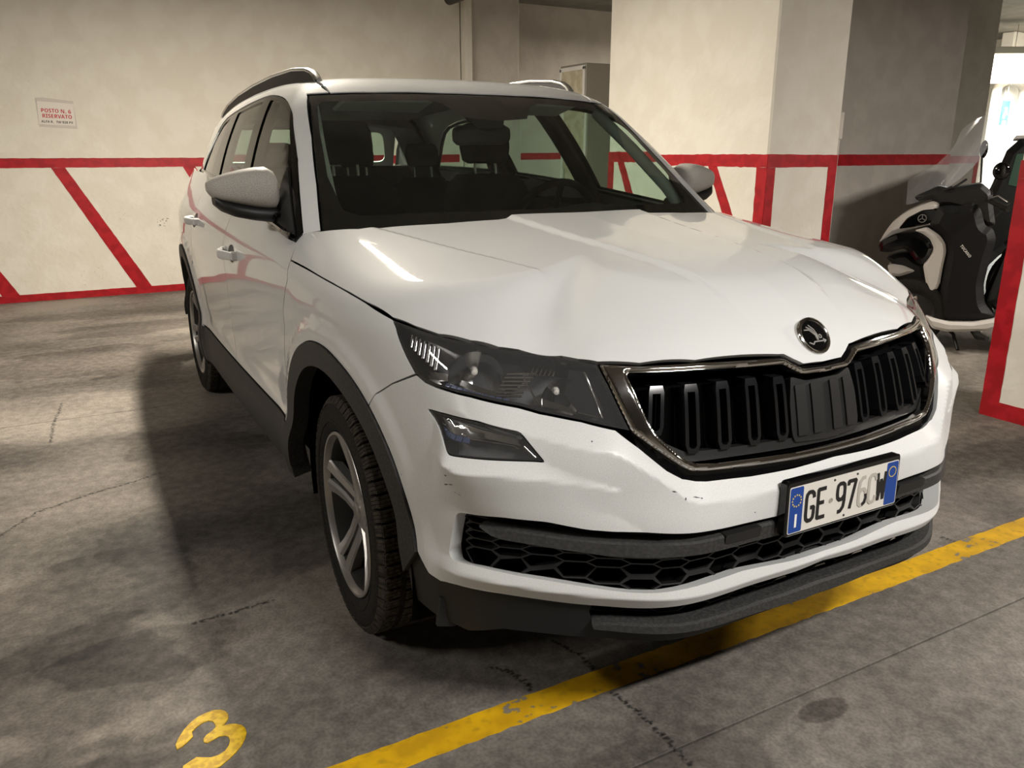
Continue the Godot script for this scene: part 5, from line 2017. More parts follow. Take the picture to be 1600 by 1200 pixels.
	var tr := pair("window_trim", b, M.gloss_black)
	for e in panes:
		b = MB.new()
		panel(b, CSIDE, grow(e, 0.004), [], 0.05, 0.0, -0.008)
		var sw := pair("side_window", b, M.glass_side)
		b = MB.new()
		panel(b, CSIDE, grow(e, 0.004), [], 0.05, 0.0, -0.013)
		part(sw[0], "tint_layer", b, M.tint_deep if e[0].x < -1.3 else M.tint)
		part(sw[1], "tint_layer", b.mirrored(), M.tint_deep if e[0].x < -1.3 else M.tint)
	# satin line along the sills of the windows
	b = MB.new()
	var la := PackedVector2Array()
	var lb := PackedVector2Array()
	for i in 24:
		var z := lerpf(-0.46, -2.95, i / 23.0)
		la.append(Vector2(z, belt(z) + 0.006))
		lb.append(Vector2(z, belt(z) - 0.010))
	strip(b, CSIDE, la, lb, [Vector2(0, -0.01), Vector2(0, 0.004), Vector2(0.5, 0.008), Vector2(1, 0.005), Vector2(1, -0.02)], 40)
	pair("belt_moulding", b, M.gloss_black)
	# tailgate window
	var rw := rounded(both(P2([0, 1.475, -0.50, 1.462, -0.56, 1.27, 0, 1.262])), 0.05, 4)
	b = MB.new()
	panel(b, CREAR, both(P2([0, 1.53, -0.58, 1.515, -0.63, 1.20, 0, 1.185])), [rw], 0.04, 0.01)
	part(car_root, "tailgate_frame", b, M.paint)
	b = MB.new()
	panel(b, CREAR, grow(rw, 0.004), [], 0.08, 0.0, -0.006)
	var rg := part(car_root, "rear_window", b, M.glass_side)
	b = MB.new()
	panel(b, CREAR, grow(rw, 0.004), [], 0.08, 0.0, -0.011)
	part(rg, "tint_layer", b, M.tint_deep)
	# roof rails: black feet and web under a satin rail
	for s in [1.0, -1.0]:
		var top := []
		var web := []
		for e in [[-1.105, 0.002], [-1.13, 0.018], [-1.17, 0.032], [-1.25, 0.042], [-1.45, 0.048], [-1.8, 0.046], [-2.2, 0.042], [-2.6, 0.038], [-2.9, 0.032], [-3.05, 0.018], [-3.12, 0.002]]:
			var q := spot(CTOP, -0.566, e[0])
			top.append(Vector3(q.x * s, q.y + e[1], q.z))
			web.append(Vector3(q.x * s, q.y - 0.004, q.z))
		b = MB.new()
		var rings := []
		for i in top.size():
			var d: Vector3 = (top[mini(i + 1, top.size() - 1)] - top[maxi(i - 1, 0)]).normalized()
			var up := Vector3.RIGHT.cross(d).normalized()
			if up.dot(Vector3(0, 1, 0.6)) < 0.0:
				up = -up
			var r := []
			for k in 12:
				var a := TAU * k / 12.0
				r.append(top[i] + Vector3.RIGHT * (0.0165 * cos(a)) + up * (0.0085 * sin(a)))
			rings.append(r)
		b.loft(rings)
		var rail := part(car_root, "roof_rail", b, M.satin)
		b = MB.new()
		for i in top.size() - 1:
			for sd in [-1.0, 1.0]:
				var dx: Vector3 = Vector3.RIGHT * 0.011 * sd
				b.face([top[i] + dx, top[i + 1] + dx, web[i + 1] + dx, web[i] + dx], dx)
		part(rail, "rail_foot", b, M.plastic_dark)

func sec(c: Vector3, w: float, h: float, e := 2.6, n := 20, bs := Basis.IDENTITY) -> Array:
	# super-ellipse ring across local x (w) and y (h)
	var r := []
	for k in n:
		var a := TAU * k / n
		var x := signf(cos(a)) * pow(absf(cos(a)), 2.0 / e) * w * 0.5
		var y := signf(sin(a)) * pow(absf(sin(a)), 2.0 / e) * h * 0.5
		r.append(c + bs * Vector3(x, y, 0))
	return r

func interior() -> void:
	# dashboard
	var b := MB.new()
	var rings := []
	for i in 13:
		var x := -0.72 + 1.44 * i / 12.0
		var hump := 0.045 * exp(-pow((x - 0.37) / 0.2, 2.0))
		rings.append([Vector3(x, 1.06, -0.25 - 0.30 * x * x), Vector3(x, 1.105, -0.42 - 0.2 * x * x), Vector3(x, 1.10 + hump, -0.62), Vector3(x, 1.085 + hump, -0.74), Vector3(x, 1.03, -0.78), Vector3(x, 0.75, -0.74), Vector3(x, 0.7, -0.35)])
	b.loft(rings)
	part(car_root, "dashboard", b, M.dash)
	# steering wheel
	b = MB.new()
	var c := Vector3(0.37, 1.045, -0.93)
	var tilt := Basis(Vector3.RIGHT, deg_to_rad(-66.0))
	var pts := []
	for i in 33:
		var a := TAU * i / 32.0
		pts.append(c + tilt * Vector3(0.187 * cos(a), 0, 0.187 * sin(a)))
	b.tube(pts, 0.016, 10, false)
	for a in [0.0, PI, PI * 0.5]:
		b.tube([c, c + tilt * Vector3(0.18 * cos(a), 0, 0.18 * sin(a))], 0.014, 8)
	b.lathe([Vector2(0, 0.03), Vector2(0.06, 0.025), Vector2(0.075, 0.0), Vector2(0.06, -0.05), Vector2(0, -0.06)], 20, c, tilt)
	b.tube([c, Vector3(0.37, 0.98, -0.72)], 0.035, 10)
	part(car_root, "steering_wheel", b, M.dash)
	# seats
	for x in [-0.355, 0.335]:
		seat(Vector3(x, 0, -1.40), 0.50, true)
	for x in [-0.42, 0.02, 0.42]:
		seat(Vector3(x, 0, -2.38), 0.40, false)
	# inner trim: headlining, pillars, door caps
	b = MB.new()
	panel(b, CTOP, both(P2([0, -0.93, -0.56, -1.0, -0.55, -3.2, 0, -3.25])), [], 0.1, 0.0, -0.045)
	part(car_root, "headlining", b, M.head_in)
	b = MB.new()
	for e in [[-0.725, -0.50, 1.16, -0.645, -0.965, 1.50]]:
		b.tube([Vector3(-0.705, 1.13, -0.50), Vector3(-0.705, 1.20, -0.58), Vector3(-0.672, 1.35, -0.78), Vector3(-0.628, 1.50, -0.99)], [0.020, 0.026, 0.026, 0.026], 10)
	pair("windscreen_pillar_trim", b, M.trim_in)
	b = MB.new()
	for e in [[-1.20, -1.45, 0.13], [-1.99, -2.18, 0.12], [-2.90, -2.95, 0.34]]:
		var pr := []
		for i in 7:
			var t := i / 6.0
			var y := lerpf(1.08, 1.55, t)
			var z0 := lerpf(e[0], e[1], t)
			var z1: float = z0 - e[2]
			var x0 := spot(CSIDE, z0, y).x + 0.03
			var x1 := spot(CSIDE, z1, y).x + 0.03
			pr.append([Vector3(x0, y, z0), Vector3(x0 + 0.035, y, z0 - 0.02), Vector3(x1 + 0.035, y, z1 + 0.02), Vector3(x1, y, z1)])
		b.loft(pr)
	pair("pillar_trim", b, M.head_in)
	b = MB.new()
	panel(b, SIDE, P2([-0.46, 1.06, -2.9, 1.19, -2.9, 0.6, -0.55, 0.6]), [], 0.12, 0.0, -0.075)
	pair("door_lining", b, M.dash)
	b = MB.new()
	b.rbox(Vector3(0, 1.10, -3.0), Vector3(1.36, 0.04, 0.7), 0.01)
	part(car_root, "luggage_cover", b, M.cloth)
	b = MB.new()
	b.rbox(Vector3(0, 0.95, -3.34), Vector3(1.40, 0.58, 0.04), 0.01)
	part(car_root, "tailgate_lining", b, M.dash)
	# mirror and sensor housing on the windscreen
	b = MB.new()
	b.loft([sec(Vector3(-0.12, 1.40, -0.86), 0.03, 0.05), sec(Vector3(-0.10, 1.40, -0.87), 0.05, 0.075), sec(Vector3(0.10, 1.405, -0.875), 0.05, 0.078), sec(Vector3(0.125, 1.405, -0.87), 0.03, 0.05)].map(turn_ring))
	b.loft([sec(Vector3(0.02, 1.53, -0.90), 0.24, 0.03), sec(Vector3(0.02, 1.50, -0.88), 0.20, 0.05), sec(Vector3(0.02, 1.45, -0.835), 0.13, 0.06), sec(Vector3(0.02, 1.425, -0.84), 0.05, 0.04)])
	part(car_root, "rear_view_mirror", b, M.plastic_dark)
	for s in [-1.0, 1.0]:
		b = MB.new()
		b.rbox(Vector3(0.33 * s, 1.515, -1.05), Vector3(0.36, 0.018, 0.17), 0.008, Basis(Vector3.RIGHT, deg_to_rad(-12.0)))
		part(car_root, "sun_visor", b, M.trim_in)

func turn_ring(r: Array) -> Array:
	# a ring drawn across x and y, turned to lie across z and y
	var c := Vector3.ZERO
	for q in r:
		c += q / r.size()
	var o := []
	for q in r:
		var d: Vector3 = q - c
		o.append(c + Vector3(0, d.y, d.x))
	return o

func seat(p: Vector3, w: float, front: bool) -> void:
	var o := holder(car_root, "seat")
	var top := 1.235 if front else 1.19
	var b := MB.new()
	var rings := []
	for e in [[0.62, 0.92, 0.12, 0.10], [0.75, 1.0, 0.15, 0.06], [0.95, 1.02, 0.14, 0.0], [1.10, 0.96, 0.12, -0.04], [top - 0.04, 0.80, 0.10, -0.075], [top, 0.62, 0.05, -0.085]]:
		rings.append(turn_flat(p + Vector3(0, e[0], e[3]), w * e[1], e[2]))
	b.loft(rings)
	part(o, "seat_back", b, M.cloth)
	b = MB.new()
	rings = []
	for e in [[0.0, 0.14], [0.1, 0.17], [0.42, 0.16], [0.52, 0.09]]:
		rings.append(sec(p + Vector3(0, 0.60, e[0]), w, e[1]))
	b.loft(rings)
	part(o, "cushion", b, M.cloth)
	b = MB.new()
	var hh := 1.375 if front else 1.315
	var hw := 0.255 if front else 0.20
	var hv := 0.185 if front else 0.13
	rings = []
	for e in [[-0.5, 0.72, 0.05], [-0.42, 0.92, 0.095], [-0.1, 1.0, 0.115], [0.25, 0.98, 0.105], [0.44, 0.86, 0.075], [0.5, 0.66, 0.035]]:
		rings.append(turn_flat(p + Vector3(0, hh + hv * e[0], -0.10 - 0.02 * e[0]), hw * e[1], e[2]))
	b.loft(rings)
	part(o, "headrest", b, M.cloth)
	for x in [-0.055, 0.055]:
		b = MB.new()
		b.tube([p + Vector3(x, top - 0.03, -0.085), p + Vector3(x, hh - hv * 0.4, -0.10)], 0.006, 8)
		part(o, "headrest_post", b, M.satin)

func turn_flat(c: Vector3, w: float, d: float) -> Array:
	var r := []
	for k in 24:
		var a := TAU * k / 24.0
		r.append(c + Vector3(signf(cos(a)) * pow(absf(cos(a)), 0.62) * w * 0.5, 0, signf(sin(a)) * pow(absf(sin(a)), 0.8) * d * 0.5))
	return r

func mirrors_handles() -> void:
	for s in [0, 1]:
		var h := holder(car_root, "door_mirror")
		var add := func(called: String, b: MB, m: Material) -> void:
			part(h, called, b if s == 0 else b.mirrored(), m)
		# painted shell: rings across z and y from the inner end to the tip
		var b := MB.new()
		var rings := []
		for e in [[-0.846, 1.192, 1.236, 0.05, 0.0], [-0.850, 1.172, 1.258, 0.10, 0.0], [-0.862, 1.158, 1.280, 0.135, 0.004], [-0.885, 1.158, 1.2925, 0.155, 0.008], [-0.92, 1.162, 1.291, 0.155, 0.006], [-0.96, 1.170, 1.284, 0.145, 0.0], [-1.00, 1.179, 1.274, 0.13, -0.008], [-1.03, 1.188, 1.264, 0.11, -0.016], [-1.05, 1.198, 1.254, 0.085, -0.026], [-1.062, 1.214, 1.244, 0.05, -0.034]]:
			rings.append(ring_zy(e[0], e[1], e[2], -0.695 + e[4], e[3]))
		b.loft(rings)
		add.call("shell", b, M.mirror_dust_shade)
		b = MB.new()
		rings = []
		for e in [[-0.80, 1.098, 1.150, 0.06, 0.01], [-0.83, 1.106, 1.158, 0.085, 0.004], [-0.87, 1.113, 1.168, 0.115, 0.0], [-0.93, 1.122, 1.172, 0.125, 0.0], [-0.985, 1.134, 1.180, 0.12, -0.006], [-1.025, 1.152, 1.192, 0.10, -0.014], [-1.046, 1.172, 1.204, 0.07, -0.024]]:
			rings.append(ring_zy(e[0], e[1], e[2], -0.695 + e[4], e[3]))
		b.loft(rings)
		add.call("lower_housing", b, M.plastic_dark)
		b = MB.new()
		b.rbox(Vector3(-0.845, 1.142, -0.66), Vector3(0.06, 0.012, 0.10), 0.003)
		add.call("foot", b, M.gloss_black)
		b = MB.new()
		panel(b, CSIDE, P2([-0.445, 1.092, -0.70, 1.288, -0.725, 1.118, -0.70, 1.10]), [], 0.03, 0.012, 0.004)
		add.call("corner_panel", b, M.plastic_dark)
		b = MB.new()
		b.loft([ring_zy(-0.872, 1.176, 1.276, -0.772, 0.006), ring_zy(-1.03, 1.196, 1.256, -0.768, 0.006)])
		add.call("mirror_glass", b, M.chrome)
	# door handles
	for e in [[-1.225, 0.957], [-2.255, 1.012]]:
		var b := MB.new()
		var rings := []
		for k in 11:
			var t := k / 10.0
			var q := spot(SIDE, e[0] + 0.105 - 0.21 * t, e[1])
			var out := 0.014 + 0.030 * sin(PI * t)
			var hgt := 0.030 + 0.008 * sin(PI * t)
			var r := []
			for j in 12:
				var a := TAU * j / 12.0
				r.append(q + Vector3(-out - 0.010 * cos(a), hgt * 0.5 * sin(a), 0))
			rings.append(r)
		b.loft(rings)
		for z in [0.10, -0.10]:
			var q := spot(SIDE, e[0] + z, e[1])
			b.rbox(q + Vector3(-0.008, 0, 0), Vector3(0.03, 0.034, 0.03), 0.006)
		pair("door_handle", b, M.paint)
		b = MB.new()
		var cup := PackedVector2Array()
		for j in 20:
			var a := TAU * j / 20.0
			cup.append(Vector2(e[0] + 0.01 + 0.062 * cos(a), e[1] + 0.034 * sin(a)))
		panel(b, SIDE, cup, [], 0.03, 0.0, 0.0006)  # flat dark patch painted for the shade in the grip cup
		pair("handle_recess_shade", b, M.plastic_dark)
	# fuel-cap-side badge strip on the wing is out of sight; a side marker sits at the wing
	
func ring_zy(x: float, y0: float, y1: float, z: float, d: float) -> Array:
	var r := []
	for k in 20:
		var a := TAU * k / 20.0
		r.append(Vector3(x, (y0 + y1) * 0.5 + signf(sin(a)) * pow(absf(sin(a)), 0.75) * (y1 - y0) * 0.5, z + signf(cos(a)) * pow(absf(cos(a)), 0.75) * d * 0.5))
	return r

func wheels() -> void:
	for e in [[-0.775, 0.0, -2.0, 1.0], [-0.775, REAR, 0.0, 1.0], [0.775, 0.0, -2.0, -1.0], [0.775, REAR, 0.0, -1.0]]:
		var w := holder(car_root, "wheel")
		w.position = Vector3(e[0], HUB, e[1])
		w.rotation_degrees.y = e[2] + (0.0 if e[3] > 0.0 else 180.0)
		wheel_parts(w, 8.0 if e[1] == 0.0 else 31.0)

var wheel_mb := {}

func wheel_parts(w: Node3D, turn: float) -> void:
	# built for the right-hand side: the outer face looks along -x
	if wheel_mb.is_empty():
		make_wheel()
	var spin := Basis(Vector3.LEFT, deg_to_rad(turn))
	for k in ["tyre", "tread", "rim", "barrel", "spoke", "spoke_web", "hub_cap", "wheel_nut", "brake_disc"]:
		for b in wheel_mb[k]:
			var m := part(w, k, b[0], b[1])
			m.basis = spin

func make_wheel() -> void:
	var ax := Basis(Vector3(0, 0, 1), Vector3(-1, 0, 0), Vector3(0, -1, 0))   # lathe axis y -> -x
	var R := 0.344
	var b := MB.new()
	# tyre: profile from the inner bead over the tread to the outer bead; heights are along -x
	b.lathe([Vector2(0.238, -0.105), Vector2(0.262, -0.112), Vector2(0.30, -0.115), Vector2(0.322, -0.108), Vector2(R - 0.012, -0.095), Vector2(R - 0.0095, -0.08), Vector2(R - 0.0085, -0.05), Vector2(R - 0.008, 0.0), Vector2(R - 0.0085, 0.05), Vector2(R - 0.0095, 0.08), Vector2(R - 0.012, 0.093), Vector2(0.325, 0.106), Vector2(0.305, 0.114), Vector2(0.285, 0.1155), Vector2(0.266, 0.113), Vector2(0.255, 0.108), Vector2(0.246, 0.104), Vector2(0.2405, 0.100), Vector2(0.238, 0.090)], 96, Vector3.ZERO, ax)
	# raised rings on the side wall
	b.lathe([Vector2(0.268, 0.1125), Vector2(0.270, 0.1160), Vector2(0.276, 0.1165), Vector2(0.278, 0.1145)], 96, Vector3.ZERO, ax)
	wheel_mb.tyre = [[b, M.rubber]]
	# tread blocks: staggered rows with sipes cut between
	b = MB.new()
	var rows := [[-0.082, 0.030, 0.0], [-0.0445, 0.032, 0.5], [-0.008, 0.028, 0.2], [0.027, 0.030, 0.7], [0.078, 0.040, 0.35]]
	var n := 58
	for r in rows:
		for i in n:
			var a0: float = (i + r[2]) * TAU / n
			for sp in 3:
				# three slices to a block, the cuts between them are the sipes
				var a: float = a0 + (sp - 1) * TAU / n * 0.275
				var half := R * TAU / n * 0.122
				var skew := 0.10 if r[0] > 0.0 else -0.16
				var rad := Vector3(0, cos(a), sin(a))
				var tan := Vector3(0, -sin(a), cos(a))
				var out := Vector3(-1, 0, 0)
				var hgt := 0.0
				var bs := Basis(out + tan * skew, rad, tan)
				var c: Vector3 = rad * (R - 0.005) + out * r[0]
				b.rbox(c, Vector3(r[1], 0.010, half * 2.0), 0.0010, bs)
				if absf(r[0]) > 0.075:
					# shoulder lug running down the side wall
					var sg := signf(r[0])
					b.rbox(rad * (R - 0.0155) + out * (sg * 0.1005), Vector3(0.012, 0.022, half * 2.0), 0.001, Basis(out, rad, tan) * Basis(Vector3.BACK, sg * 0.62))
	wheel_mb.tread = [[b, M.tread]]
	# rim lip and dark barrel
	b = MB.new()
	b.lathe([Vector2(0.2395, 0.098), Vector2(0.2405, 0.106), Vector2(0.238, 0.1085), Vector2(0.232, 0.108), Vector2(0.228, 0.102), Vector2(0.224, 0.090)], 72, Vector3.ZERO, ax)
	wheel_mb.rim = [[b, M.alloy]]
	b = MB.new()
	b.lathe([Vector2(0.224, 0.090), Vector2(0.212, 0.055), Vector2(0.206, 0.0), Vector2(0.208, -0.08), Vector2(0.236, -0.10)], 72, Vector3.ZERO, ax)
	wheel_mb.barrel = [[b, M.alloy_dark]]
	# five split spokes: each a pair of blades that spread towards the lip, with a recessed web between
	wheel_mb.spoke = []
	wheel_mb.spoke_web = []
	for k in 5:
		var a := TAU * k / 5.0
		b = MB.new()
		for sd in [-1.0, 1.0]:
			var rings := []
			for e in [[0.030, 0.035, 0.030, 0.066], [0.070, 0.030, 0.030, 0.069], [0.120, 0.028, 0.031, 0.076], [0.175, 0.033, 0.036, 0.088], [0.215, 0.042, 0.044, 0.0975], [0.2285, 0.047, 0.050, 0.101]]:
				var rad := Vector3(0, cos(a), sin(a))
				var tn: Vector3 = Vector3(0, -sin(a), cos(a)) * sd
				# e: radius, offset of the blade's middle, its width, its height
				var o: Vector3 = rad * e[0] + tn * (e[1] * 0.72 + 0.004) + Vector3(-e[3], 0, 0)
				var w2: float = e[2] * 0.5
				rings.append([o - tn * w2 + Vector3(0.007, 0, 0), o - tn * (w2 * 0.55), o + tn * (w2 * 0.8) + Vector3(0.003, 0, 0), o + tn * w2 + Vector3(0.009, 0, 0), o + tn * (w2 * 0.8) + Vector3(0.04, 0, 0), o - tn * (w2 * 0.8) + Vector3(0.04, 0, 0)])
			for i in rings.size() - 1:
				var cc := Vector3.ZERO
				for m in 6:
					cc += (rings[i][m] + rings[i + 1][m]) / 12.0
				for j in 6:
					var q := [rings[i][j], rings[i][(j + 1) % 6], rings[i + 1][(j + 1) % 6], rings[i + 1][j]]
					b.face([q[0], q[1], q[2]], (q[0] + q[1] + q[2]) / 3.0 - cc)
					b.face([q[0], q[2], q[3]], (q[0] + q[2] + q[3]) / 3.0 - cc)
		wheel_mb.spoke.append([b, M.alloy])
		b = MB.new()
		var pts := []
		for e in [[0.05, -0.3], [0.12, -0.12], [0.222, -0.11], [0.222, 0.11], [0.12, 0.12], [0.05, 0.3]]:
			var ang: float = a + e[1]
			pts.append(Vector3(-0.052 - 0.13 * e[0], cos(ang) * e[0], sin(ang) * e[0]))
		b.face(pts, Vector3.LEFT)
		wheel_mb.spoke_web.append([b, M.alloy_dark])
	b = MB.new()
	b.lathe([Vector2(0, 0.078), Vector2(0.020, 0.0775), Vector2(0.028, 0.075), Vector2(0.030, 0.070), Vector2(0.042, 0.068), Vector2(0.070, 0.060), Vector2(0.074, 0.03)], 40, Vector3.ZERO, ax)
	wheel_mb.hub_cap = [[b, M.alloy]]
	wheel_mb.wheel_nut = []
	for k in 5:
		var a := TAU * (k + 0.5) / 5.0
		b = MB.new()
		var c := Vector3(0, cos(a) * 0.057, sin(a) * 0.057)
		b.lathe([Vector2(0.0145, 0.0655), Vector2(0.0125, 0.066), Vector2(0.0118, 0.050), Vector2(0.007, 0.050), Vector2(0.007, 0.060), Vector2(0, 0.061)], 16, c, ax)
		wheel_mb.wheel_nut.append([b, M.gloss_black])
	b = MB.new()
	b.lathe([Vector2(0, 0.01), Vector2(0.07, 0.01), Vector2(0.075, 0.0), Vector2(0.165, 0.0), Vector2(0.165, -0.022), Vector2(0.0, -0.022)], 48, Vector3.ZERO, ax)
	b.rbox(Vector3(-0.005, 0.02, -0.15), Vector3(0.07, 0.16, 0.07), 0.01)
	wheel_mb.brake_disc = [[b, M.disc]]

func stroke(b: MB, pts: Array, w: float, z0: float, z1: float, xf: Transform3D) -> void:
	# an embossed line: flat top, sloping flanks
	var l := PackedVector2Array()
	for q in pts:
		l.append(Vector2(q[0], q[1]))
	var got := Geometry2D.offset_polyline(l, w * 0.5, Geometry2D.JOIN_ROUND, Geometry2D.END_ROUND)
	for e in got:
		if not Geometry2D.is_polygon_clockwise(e):
			var hole := PackedVector2Array()
			for f in got:
				if Geometry2D.is_polygon_clockwise(f):
					hole = f
			if hole.is_empty():
				b.extrude(e, z0, z1, xf)
			else:
				# a ring: split it down the middle so that each half is a simple outline
				var lo := e[0]
				var hi := e[0]
				for q in e:
					lo = lo.min(q)
					hi = hi.max(q)
				var mx := (lo.x + hi.x) * 0.5
				for hf in [PackedVector2Array([lo - Vector2(1, 1), Vector2(mx, lo.y - 1), Vector2(mx, hi.y + 1), Vector2(lo.x - 1, hi.y + 1)]), PackedVector2Array([Vector2(mx, lo.y - 1), Vector2(hi.x + 1, lo.y - 1), hi + Vector2(1, 1), Vector2(mx, hi.y + 1)])]:
					for g in Geometry2D.intersect_polygons(e, hf):
						for h in Geometry2D.clip_polygons(g, hole):
							b.extrude(h, z0, z1, xf)

func plate() -> void:
	var o := holder(car_root, "number_plate")
	o.position = Vector3(0, 0.5835, 0.9665)
	o.rotation_degrees.x = -1.5
	var b := MB.new()
	var outer := rounded(P2([-0.187, -0.062, 0.187, -0.062, 0.187, 0.068, -0.187, 0.068]), 0.010)
	b.extrude(outer, -0.016, 0.004, Transform3D.IDENTITY, 0.003)
	part(o, "plate_holder", b, M.gloss_black)
	b = MB.new()
	b.extrude(rounded(P2([-0.18, -0.055, 0.18, -0.055, 0.18, 0.055, -0.18, 0.055]), 0.006), 0.0035, 0.0052)
	part(o, "plate_sheet", b, M.plate)
	b = MB.new()
	b.extrude(rounded(P2([-0.178, -0.053, -0.138, -0.053, -0.138, 0.053, -0.178, 0.053]), 0.005), 0.005, 0.0057)
	part(o, "blue_band", b, M.blue)
	b = MB.new()
	b.extrude(rounded(P2([0.138, -0.053, 0.178, -0.053, 0.178, 0.053, 0.138, 0.053]), 0.005), 0.005, 0.0057)
	part(o, "blue_band", b, M.blue)
	b = MB.new()
	for k in 12:
		var a := TAU * k / 12.0
		var c := Vector2(-0.158, 0.022) + Vector2(cos(a), sin(a)) * 0.0135
		var st := PackedVector2Array()
		for j in 10:
			var g := TAU * j / 10.0 + PI / 2.0
			st.append(c + Vector2(cos(g), sin(g)) * (0.0027 if j % 2 == 0 else 0.0012))
		b.extrude(st, 0.0056, 0.0062)
	stroke(b, circle_pts(Vector2(0.158, 0.029), 0.0125, 28), 0.0016, 0.0056, 0.0062, Transform3D.IDENTITY)
	part(o, "star_ring", b, M.gold)
	b = MB.new()
	b.extrude(P2([-0.1612, -0.041, -0.1548, -0.041, -0.1548, -0.010, -0.1612, -0.010]), 0.0056, 0.0064)
	part(o, "country_letter", b, M.white)
	# characters: 68 mm tall, narrow
	var glyph := {
		"G": [[[1, 0.78], [0.94, 0.92], [0.7, 1], [0.3, 1], [0.06, 0.92], [0, 0.78], [0, 0.22], [0.06, 0.08], [0.3, 0], [0.7, 0], [0.94, 0.08], [1, 0.22], [1, 0.45], [0.55, 0.45]]],
		"E": [[[1, 1], [0, 1], [0, 0], [1, 0]], [[0, 0.52], [0.8, 0.52]]],
		"9": [[[0.95, 0.55], [0.7, 0.43], [0.3, 0.43], [0.06, 0.52], [0, 0.65], [0, 0.82], [0.06, 0.94], [0.3, 1], [0.7, 1], [0.94, 0.93], [1, 0.78], [1, 0.35], [0.9, 0.14], [0.55, 0.0], [0.18, 0.0]]],
		"7": [[[0, 0.86], [0, 1], [1, 1], [0.35, 0]]],
		"6": [[[0.05, 0.45], [0.3, 0.57], [0.7, 0.57], [0.94, 0.48], [1, 0.35], [1, 0.18], [0.94, 0.06], [0.7, 0], [0.3, 0], [0.06, 0.07], [0, 0.22], [0, 0.65], [0.1, 0.86], [0.45, 1.0], [0.85, 1.0]]],
		"C": [[[1, 0.78], [0.94, 0.92], [0.7, 1], [0.3, 1], [0.06, 0.92], [0, 0.78], [0, 0.22], [0.06, 0.08], [0.3, 0], [0.7, 0], [0.94, 0.08], [1, 0.22]]],
		"W": [[[0, 1], [0.18, 0], [0.5, 0.75], [0.82, 0], [1, 1]]],
	}
	var x := [-0.127, -0.090, -0.028, 0.008, 0.045, 0.079, 0.108]
	var s := "GE976CW"
	for i in 7:
		b = MB.new()
		var wd := 0.024 if s[i] != "W" else 0.027
		for l in glyph[s[i]]:
			var pts := []
			for q in l:
				pts.append([x[i] + q[0] * wd, -0.034 + q[1] * 0.068])
			stroke(b, pts, 0.0088, 0.005, 0.0066, Transform3D.IDENTITY)
		part(o, "character", b, M.plate_worn if s[i] in "6C" else M.plate_black)
	b = MB.new()
	stroke(b, circle_pts(Vector2(-0.048, 0.0), 0.0052, 14), 0.0024, 0.005, 0.0066, Transform3D.IDENTITY)
	b.extrude(PackedVector2Array(circle_v(Vector2(-0.048, 0.0), 0.002, 8)), 0.005, 0.0066)
	part(o, "state_mark", b, M.plate_worn)
	# what is left of the black on the worn 6, and bolt heads
	b = MB.new()
	stroke(b, [[0.045 + 0.023, -0.008], [0.045 + 0.024, -0.018], [0.045 + 0.0215, -0.029], [0.045 + 0.012, -0.034]], 0.0075, 0.005, 0.0069, Transform3D.IDENTITY)
	part(o, "character", b, M.plate_black)
	for q in [Vector2(-0.04, 0.047), Vector2(0.035, 0.047), Vector2(0.0, -0.047)]:
		b = MB.new()
		b.lathe([Vector2(0, 0.0022), Vector2(0.002, 0.002), Vector2(0.003, 0.0)], 10, Vector3(q.x, q.y, 0.0052), Basis(Vector3.RIGHT, PI / 2.0))
		part(o, "bolt", b, M.disc)

func circle_v(c: Vector2, r: float, n: int) -> Array:
	var o := []
	for i in n:
		o.append(c + Vector2(cos(TAU * i / n), sin(TAU * i / n)) * r)
	return o

func circle_pts(c: Vector2, r: float, n: int) -> Array:
	var o := []
	for i in n + 1:
		o.append([c.x + cos(TAU * i / n) * r, c.y + sin(TAU * i / n) * r])
	return o

func badge() -> void:
	var o := holder(car_root, "badge")
	var q := spot(TOP, 0.0, 0.833)
	var n := nrm(TOP, q)
	n = (n + Vector3(0, 0.0, 0.28)).normalized()
	o.transform = Transform3D(Basis(Vector3.RIGHT, n.cross(Vector3.RIGHT), n), q - n * 0.001)
	var turn := Basis(Vector3.RIGHT, PI / 2.0)
	var b := MB.new()
	b.lathe([Vector2(0.0475, -0.012), Vector2(0.0475, 0.004), Vector2(0.0455, 0.0085), Vector2(0.042, 0.0100), Vector2(0.0385, 0.0088), Vector2(0.0375, 0.006)], 48, Vector3.ZERO, turn)
	part(o, "badge_ring", b, M.chrome)
	b = MB.new()
	b.lathe([Vector2(0, 0.0085), Vector2(0.02, 0.008), Vector2(0.038, 0.0062)], 40, Vector3.ZERO, turn)
	part(o, "badge_disc", b, M.gloss_black)
	# feathered wing over an arrow
	b = MB.new()
	var xf := Transform3D.IDENTITY
	stroke(b, [[-0.027, -0.016], [-0.016, -0.022], [-0.010, -0.016], [0.022, -0.016]], 0.0030, 0.007, 0.0100, xf)
	b.extrude(P2([0.019, -0.022, 0.029, -0.016, 0.019, -0.010]), 0.007, 0.0100, xf)
	for e in [[0.0, 0.026], [-0.009, 0.022], [-0.018, 0.015]]:
		stroke(b, [[0.004 + e[0] * 0.15, -0.013], [0.006 + e[0] * 0.35, 0.0], [0.001 + e[0] * 0.8, 0.014], [-0.011 + e[0], e[1]]], 0.0030, 0.007, 0.0100, xf)
	stroke(b, circle_pts(Vector2(0.0135, -0.0045), 0.0042, 14), 0.0022, 0.007, 0.0100, xf)
	part(o, "badge_emblem", b, M.satin)

